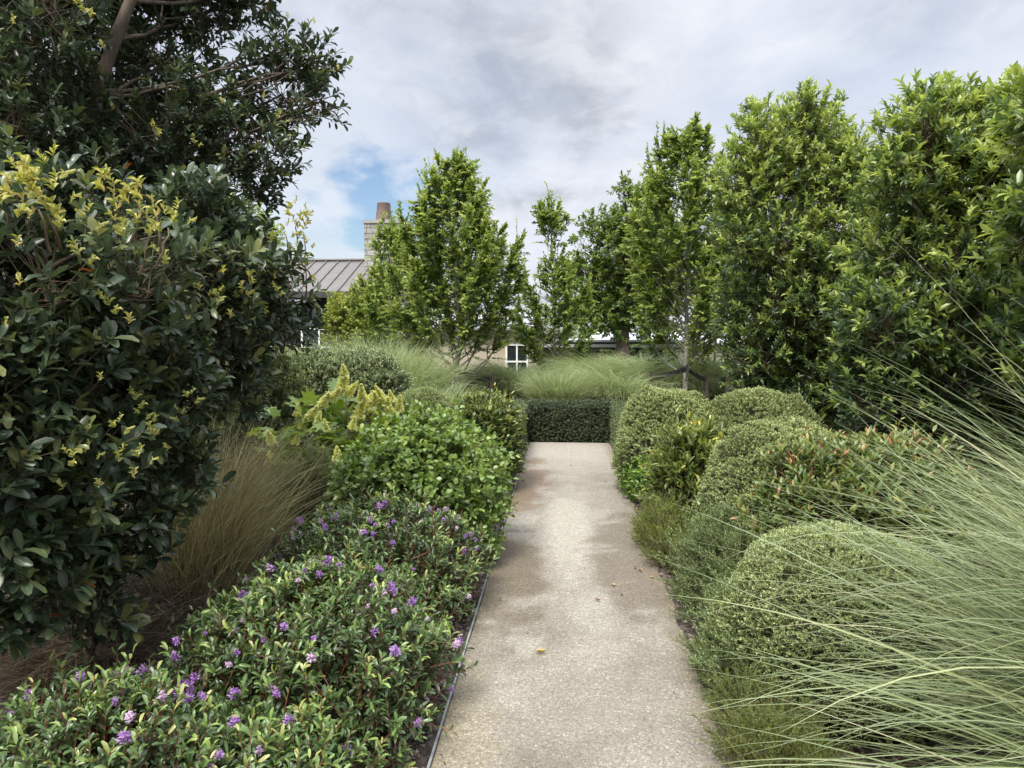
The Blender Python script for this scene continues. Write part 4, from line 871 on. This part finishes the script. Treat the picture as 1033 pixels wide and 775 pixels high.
ever('tall dense evergreen tree nearest the centre, with lighter green top', col(ca, 7.3, 1)+[pc(800, 420, 7.3, 50), pc(850, 430, 7.3, 50)], 7600, .062, 401, (gx(805, 7.3), 7.4, 0), 3.3)
cb = [(930, 115, 42), (965, 130, 42), (945, 88, 18), (905, 165, 22), (1005, 130, 42), (1040, 110, 45), (920, 180, 48), (980, 190, 55), (1040, 190, 55), (905, 250, 48), (965, 260, 58), (1030, 260, 58), (890, 320, 50), (950, 330, 58), (1020, 330, 60), (890, 385, 50), (950, 395, 55), (1020, 400, 60), (1080, 150, 60), (1080, 260, 70), (1080, 360, 70), (1000, 100, 20), (870, 375, 30), (960, 100, 26), (865, 300, 24)]
ever('tall evergreen tree on the right with long leaves, second from the centre', col(cb, 5.6, 1)+[pc(930, 470, 5.7, 70), pc(1030, 480, 5.6, 70)], 6300, .071, 402, (gx(960, 5.6), 5.7, 0), 3.0)
cc = [(1080, 120, 60), (1070, 190, 45), (1050, 95, 30), (1100, 220, 80), (1075, 290, 50), (1120, 350, 90), (1150, 150, 90), (1035, 120, 22), (1040, 230, 22), (1170, 270, 100)]
ever('nearest tall evergreen tree cut off by the right edge', col(cc, 4.3, 1), 2000, .082, 403, (gx(1110, 4.3), 4.4, 0), 2.8, vb=.25)

# ---- stakes and straps
stk_m = plain('stake_wood', (.03, .022, .018), (.07, .05, .04), 15, .8, .3); strap_m = plain('black_strap', (.006, .006, .007), (.014, .014, .015), 10, .6, 0)
def stake(px, py, Y_, tpx, tpy, tY, label, w_=.05):
    top = at(px, py, Y_); root = empty('tree_stake', (top.x, Y_, -.03), label, 'stake', 'wooden stakes tied to the hornbeams')
    boxes('post', [(top.x-w_/2, top.x+w_/2, Y_-w_/2, Y_+w_/2, -.03, top.z)], stk_m, root)
    a = np.array(top)+[0, -.03, -.09]; b = np.array(at(tpx, tpy, tY)); 
    n = 8; t = np.linspace(0, 1, n)[:, None]; c = a*(1-t)+b*t; c[:, 2] -= (.03*4*t*(1-t))[:, 0]
    hw = .042; V = np.stack([c+[0, -.004, -hw], c+[0, -.004, hw], c+[0, .004, hw], c+[0, .004, -hw]], 1).reshape(-1, 3)
    i = np.arange(n-1)[:, None]*4; j = np.arange(4)[None]; f = np.stack([i+j, i+(j+1) % 4, i+4+(j+1) % 4, i+4+j], -1).reshape(-1, 4)
    link('strap', np_mesh('strap', V, [f], smooth=False), strap_m, root)
    # loop round the trunk
    an = np.linspace(0, 2*np.pi, 17)[:-1]; rr = .058
    V = np.concatenate([np.stack([b[0]+(rr+dr)*np.cos(an), tY+(rr+dr)*np.sin(an), np.full(16, b[2]+dz)], -1) for dr, dz in ((0, -.05), (0, .05), (-.006, .05), (-.006, -.05))])
    V[:, 0] += (0)
    f = np.array([[q_*16+k_, q_*16+(k_+1) % 16, ((q_+1) % 4)*16+(k_+1) % 16, ((q_+1) % 4)*16+k_] for q_ in range(4) for k_ in range(16)])
    link('loop', np_mesh('loop', V, [f]), strap_m, root)
stake(496, 377, 11.7, 458, 373, 12.0, 'wooden stake right of the tallest hornbeam, strapped to it')
stake(438, 383, 11.7, 457, 373, 12.0, 'wooden stake left of the tallest hornbeam in the tall pale grass')
stake(543, 380, 13.5, 560, 368, 14.0, 'thin stake left of the narrow middle hornbeam', .035)
stake(582, 384, 13.6, 560, 368, 14.0, 'thin stake right of the narrow middle hornbeam, sunk in pale grass', .035)
stake(657, 375, 11.9, 692, 372, 12.2, 'wooden stake left of the right hornbeam behind the tall dome')
stake(713, 378, 11.9, 693, 372, 12.2, 'wooden stake right of the right hornbeam, behind the domes')
stake(733, 380, 12.1, 722, 376, 13.2, 'wooden stake beside the thin young tree')

# ------------------------------------------------------------------ buildings
def seam_roof(name, p00, p10, p11, p01, nseam, mat, parent, th=.06, seam=.035):
    """quad sheet p00-p10 eave, p01-p11 ridge; raised seams run from eave to ridge"""
    p00, p10, p11, p01 = [np.array(p_, float) for p_ in (p00, p10, p11, p01)]
    n = nrm(np.cross(p10-p00, p01-p00)); 
    def slab(a, b, c, d, t0, t1):
        return np.array([a+n*t0, b+n*t0, c+n*t0, d+n*t0, a+n*t1, b+n*t1, c+n*t1, d+n*t1])
    Fq = np.array([[0, 3, 2, 1], [4, 5, 6, 7], [0, 1, 5, 4], [1, 2, 6, 5], [2, 3, 7, 6], [3, 0, 4, 7]])
    VV = [slab(p00, p10, p11, p01, -th, 0)]; FF = [Fq]; o_ = 8
    for k in range(nseam+1):
        f = k/nseam; a = p00+(p10-p00)*f; d = p01+(p11-p01)*f; u = nrm(p10-p00)*seam*.5
        VV.append(slab(a-u, a+u, d+u, d-u, .001, .045)); FF.append(Fq+o_); o_ += 8
    VV.append(slab(p01-(p01-p00)/np.linalg.norm(p01-p00)*.14, p11-(p11-p10)/np.linalg.norm(p11-p10)*.14, p11, p01, .046, .075)); FF.append(Fq+o_)
    return link(name, np_mesh(name, np.concatenate(VV), [np.concatenate(FF)], smooth=False), mat, parent)
roof_m = plain('metal_roof', (.095, .085, .078), (.135, .123, .112), 3, .5, .05)
darkwall = plain('dark_cladding', (.012, .012, .014), (.03, .03, .033), 6, .7, .2, (8, 8, 1))
white_p = plain('white_paint', (.68, .68, .66), (.8, .8, .78), 4, .5, .05)
glass = NT('window_glass'); pgl = glass.n('ShaderNodeBsdfPrincipled', _Roughness=.06); pgl.inputs['Base Color'].default_value = (.02, .025, .03, 1); pgl.inputs['Specular IOR Level'].default_value = .8; glass.l(pgl.outputs[0], glass.out.inputs[0]); glass = glass.m
# stone material
m = NT('stone_blocks'); tcn = m.n('ShaderNodeTexCoord'); mp = m.n('ShaderNodeMapping'); mp.inputs['Rotation'].default_value = (R(90), 0, 0); m.l(tcn.outputs['Object'], mp.inputs[0])
nzz = m.n('ShaderNodeTexNoise', _Scale=3.0, _Detail=4.0); m.l(tcn.outputs['Object'], nzz.inputs['Vector'])
mixv = m.n('ShaderNodeMix', data_type='VECTOR'); mixv.inputs['Factor'].default_value = .05; m.l(mp.outputs[0], mixv.inputs[4]); m.l(nzz.outputs['Color'], mixv.inputs[5])
br = m.n('ShaderNodeTexBrick'); br.offset = .45; br.squash = .7; br.squash_frequency = 3
for k_, v_ in (('Scale', 1.), ('Mortar Size', .012), ('Brick Width', .42), ('Row Height', .19)): br.inputs[k_].default_value = v_
br.inputs['Color1'].default_value = (.26, .255, .24, 1); br.inputs['Color2'].default_value = (.40, .39, .36, 1); br.inputs['Mortar'].default_value = (.13, .125, .115, 1); m.l(mixv.outputs[1], br.inputs['Vector'])
nz = m.n('ShaderNodeTexNoise', _Scale=9.0, _Detail=6.0); m.l(tcn.outputs['Object'], nz.inputs['Vector']); rr_ = m.ramp(nz.outputs['Fac'], [(.3, g3(.7)), (.7, g3(1.2))])
mu = m.n('ShaderNodeMix', data_type='RGBA', blend_type='MULTIPLY'); mu.inputs['Factor'].default_value = 1; m.l(br.outputs[0], mu.inputs[6]); m.l(rr_.outputs[0], mu.inputs[7])
p = m.n('ShaderNodeBsdfPrincipled', _Roughness=.9); m.l(mu.outputs[2], p.inputs['Base Color']); bp = m.n('ShaderNodeBump', _Strength=.8, _Distance=.03)
m.l(br.outputs['Fac'], bp.inputs['Height']); bp.invert = True; m.l(bp.outputs[0], p.inputs['Normal']); m.l(p.outputs[0], m.out.inputs[0]); stone = m.m

def window(parent, x0, x1, y, z0, z1, mull=1, trans=True):
    f = .055; L_ = [(x0, x0+f, y-.05, y+.02, z0, z1), (x1-f, x1, y-.05, y+.02, z0, z1), (x0+f, x1-f, y-.048, y+.02, z1-f, z1), (x0+f, x1-f, y-.048, y+.02, z0, z0+f)]
    for k in range(mull):
        c_ = x0+(x1-x0)*(k+1)/(mull+1); L_.append((c_-.025, c_+.025, y-.044, y+.015, z0+f, z1-f))
    zz = z1-(z1-z0)*.42; L_.append((x0+f, x1-f, y-.040, y+.012, zz-.025, zz+.025))
    wf = boxes('window', L_, white_p, parent)
    boxes('pane', [(x0+f, x1-f, y-.010, y+.004, z0+f, z1-f)], glass, wf)
# left dark house
H1 = empty('dark_house', (at(250, 330, 24).x, 24, -1.08), 'dark-walled house with a brown-grey standing seam metal roof behind the trees on the left', 'house')
xe = at(369, 300, 24.5).x; xw = xe-11
ze = at(320, 294, 24).z; zr = at(320, 263, 27.2).z
boxes('wall', [(xw+.3, xe-.15, 24.5, 30., -1.08, ze-.1)], darkwall, H1)
seam_roof('roof', (xw, 24, ze), (xe+.1, 24, ze), (xe+.1, 27.2, zr), (xw, 27.2, zr), 24, roof_m, H1)
seam_roof('rear_roof', (xe+.1, 30.4, ze), (xw, 30.4, ze), (xw, 27.2, zr), (xe+.1, 27.2, zr), 24, roof_m, H1)
boxes('fascia', [(xw, xe+.1, 23.93, 24.0, ze-.22, ze-.02)], plain('fascia_dark', (.03, .03, .03), (.06, .06, .06), 5, .6, 0), H1)
# gable end as a triangle prism
V = np.array([[xe-.16, 24.5, ze-.11], [xe-.16, 29.9, ze-.11], [xe-.16, 27.2, zr-.2], [xe-.4, 24.5, ze-.11], [xe-.4, 29.9, ze-.11], [xe-.4, 27.2, zr-.2]])
link('gable', np_mesh('gable', V, [np.array([[0, 1, 2], [5, 4, 3]]), np.array([[0, 2, 5, 3], [1, 4, 5, 2], [0, 3, 4, 1]])], smooth=False), darkwall, H1)
zl = at(310, 299, 23).z; zl2 = at(310, 306, 22.3).z
seam_roof('lower_roof', (xw, 22.6, zl2), (xe-1.9, 22.6, zl2), (xe-1.9, 24.45, zl), (xw, 24.45, zl), 22, plain('lean_to_roof', (.16, .17, .19), (.22, .23, .25), 3, .5, .05), H1)
boxes('lean_to_wall', [(xw+.1, xe-2.0, 22.95, 24.44, -1.08, zl2-.07)], darkwall, H1)
w0 = at(304, 331, 22.9); w1 = at(340, 331, 22.9); window(H1, w0.x, w1.x, 22.9, w0.z-1.5, w0.z, 1)
w0 = at(240, 331, 22.9); w1 = at(275, 331, 22.9); window(H1, w0.x, w1.x, 22.9, w0.z-1.5, w0.z, 1)
ch0 = at(367, 222, 26.2); ch1 = at(409, 222, 26.2); zc_ = ch0.z
ch = boxes('chimney', [(ch0.x, ch1.x, 26.2, 27.5, -1.08, zc_-.12)], stone, H1)
boxes('chimney_cap', [(ch0.x-.03, ch1.x+.03, 26.16, 27.54, zc_-.119, zc_)], plain('cap_stone', (.26, .25, .24), (.38, .37, .35), 6, .85, .4), ch)
cxx = at(387, 205, 26.8); rb = .30; zt_ = at(387, 205, 26.8).z
V, Q = tubes_np([([[cxx.x, 26.8, zc_-.02], [cxx.x, 26.8, zc_+.08], [cxx.x, 26.8, zt_-.06], [cxx.x, 26.8, zt_-.03], [cxx.x, 26.8, zt_], [cxx.x, 26.8, zt_-.01]], [.33, .31, .235, .25, .25, .19])], 20)
link('chimney_pot', np_mesh('chimney_pot', V, [Q]), plain('terracotta_pot', (.13, .085, .08), (.20, .14, .13), 6, .8, .2), ch)
# beige house with verandah
beige = plain('beige_cladding', (.36, .30, .23), (.46, .39, .31), 3, .8, .15, (14, 1, 1))
YH = 22.
H2 = empty('beige_house', (at(520, 330, YH).x, YH, -1.08), 'beige plank-clad house with white window and dark verandah roof behind the grasses', 'house')
xa = at(424, 330, YH).x; xb = at(604, 340, YH+1).x
zev = at(500, 331, YH).z; 
boxes('wall', [(xa, at(547, 340, YH).x, YH+.001, YH+5, -1.08, zev)], beige, H2)
zri = at(500, 314, YH+3).z
seam_roof('roof', (xa-.3, YH-.35, zev), (at(549, 340, YH).x, YH-.35, zev), (at(549, 340, YH).x, YH+3, zri), (xa-.3, YH+3, zri), 16, plain('grey_roof', (.26, .26, .27), (.33, .33, .34), 3, .5, .05), H2)
w0 = at(510, 347, YH); w1 = at(533, 347, YH); window(H2, w0.x, w1.x, YH, w0.z-1.3, w0.z, 1)
xv0 = at(547, 345, YH).x; xv1 = at(704, 345, YH).x
boxes('verandah_wall', [(xv0+.01, xb, YH+2.5, YH+2.65, -1.08, at(560, 344, YH).z)], beige, H2)
zb0 = at(600, 352, YH).z; zb1 = at(600, 345, YH).z
beam_m = plain('dark_beam', (.03, .026, .024), (.06, .052, .048), 4, .6, .1)
boxes('beam', [(xv0+.012, xv1, YH-.1, YH+.08, zb0, zb1)], beam_m, H2)
boxes('gutter', [(xv0+.012, xv1, YH-.19, YH-.102, zb0+.05, zb0+.14)], plain('pale_gutter', (.3, .3, .3), (.38, .38, .38), 4, .5, 0), H2)
boxes('verandah_roof', [(xv0+.012, xv1+.1, YH-.15, YH+3.4, zb1+.002, zb1+.06)], plain('verandah_roof_m', (.30, .31, .33), (.38, .39, .41), 3, .5, .05), H2)
boxes('verandah_post', [(at(587, 350, YH).x-.02, at(587, 350, YH).x+.03, YH+2.44, YH+2.499, -1.08, zb0)], beam_m, H2)
c0 = at(646, 340, YH+.3).x; c1 = at(654, 340, YH+.3).x
boxes('stone_column', [(c0, c1+.05, YH+.1, YH+.5, -1.08, zb1+.45)], stone, H2)
boxes('dark_door', [(at(641, 340, YH+2.6).x, at(668, 340, YH+2.6).x, YH+2.5, YH+2.56, -1.08, zb0-.02)], darkwall, H2)
# pale roofline further back right
H3 = empty('far_shed', (at(640, 330, 29).x, 29, -1.08), 'pale grey roof of a far building seen under the tree crowns', 'building')
seam_roof('roof', (at(596, 344, 29).x, 29, at(596, 346, 29).z), (at(800, 344, 29).x, 29, at(596, 346, 29).z), (at(800, 335, 32).x, 32, at(596, 334, 32).z), (at(596, 335, 32).x, 32, at(596, 334, 32).z), 18, plain('pale_roof', (.42, .43, .45), (.5, .51, .53), 3, .5, .05), H3)
boxes('wall', [(at(660, 344, 29.3).x, at(800, 344, 29.3).x, 29.3, 32, -1.08, at(596, 347, 29.3).z)], beige, H3)
# far greenery
loose_hedge('clipped green hedge seen through the open verandah', 625, 27.5, 2.2, .7, 1.02, 2400, 95, .09, hedge_pale, name='far_hedge')
far_m = leafmat('far_tree_leaf', [(0, (.04, .065, .02)), (.5, (.08, .12, .035)), (1, (.15, .2, .06))], rough=.6, trans=.2)
for k, (x_, y_, r_, h_) in enumerate([(-26, 34, 3.2, 4.2), (-19, 38, 3., 4.8), (-14, 20, 2., 3.4), (16, 36, 3., 3.6), (22, 30, 3., 4.6), (11, 19, 1.9, 3.2), (-9, 14, 1.6, 2.8), (9, 12, 1.5, 2.6)]):
    z_ = float(terrain_z(0, np.array(float(y_)))); lab = ['far left tree beyond the houses', 'far left tree right behind the dark house', 'tree behind the dark evergreen at the left edge', 'far right tree beyond the evergreens', 'far right tree at the edge of the garden', 'bushy tree behind the tall evergreens on the right', 'leafy tree behind the large dark shrub on the left', 'leafy tree behind the nearest right evergreen'][k]
    rt = empty('background_tree', (x_, y_, z_), lab, 'tree', 'background trees around the garden')
    cls = [(Vector((x_+rng.normal(0, r_*.45), y_+rng.normal(0, r_*.4), z_+h_*rng.uniform(.35, .85))), r_*rng.uniform(.35, .55)) for q_ in range(11)]
    leafy(cls, 900, .16, .09, 9, .4, far_m, rt, T_six(), 500+k, inner=.4, gap=-1, gapscale=1.5, stem_r=.006)
    limbs(rt, [[x_, y_, z_], [x_, y_, z_+h_*.4], [x_, y_, z_+h_*.75]], [.16, .12, .05], cls, bark, r0=.05)
tot = sum(len(o.data.polygons) for o in bpy.data.objects if o.type == 'MESH'); print('POLYS', tot)
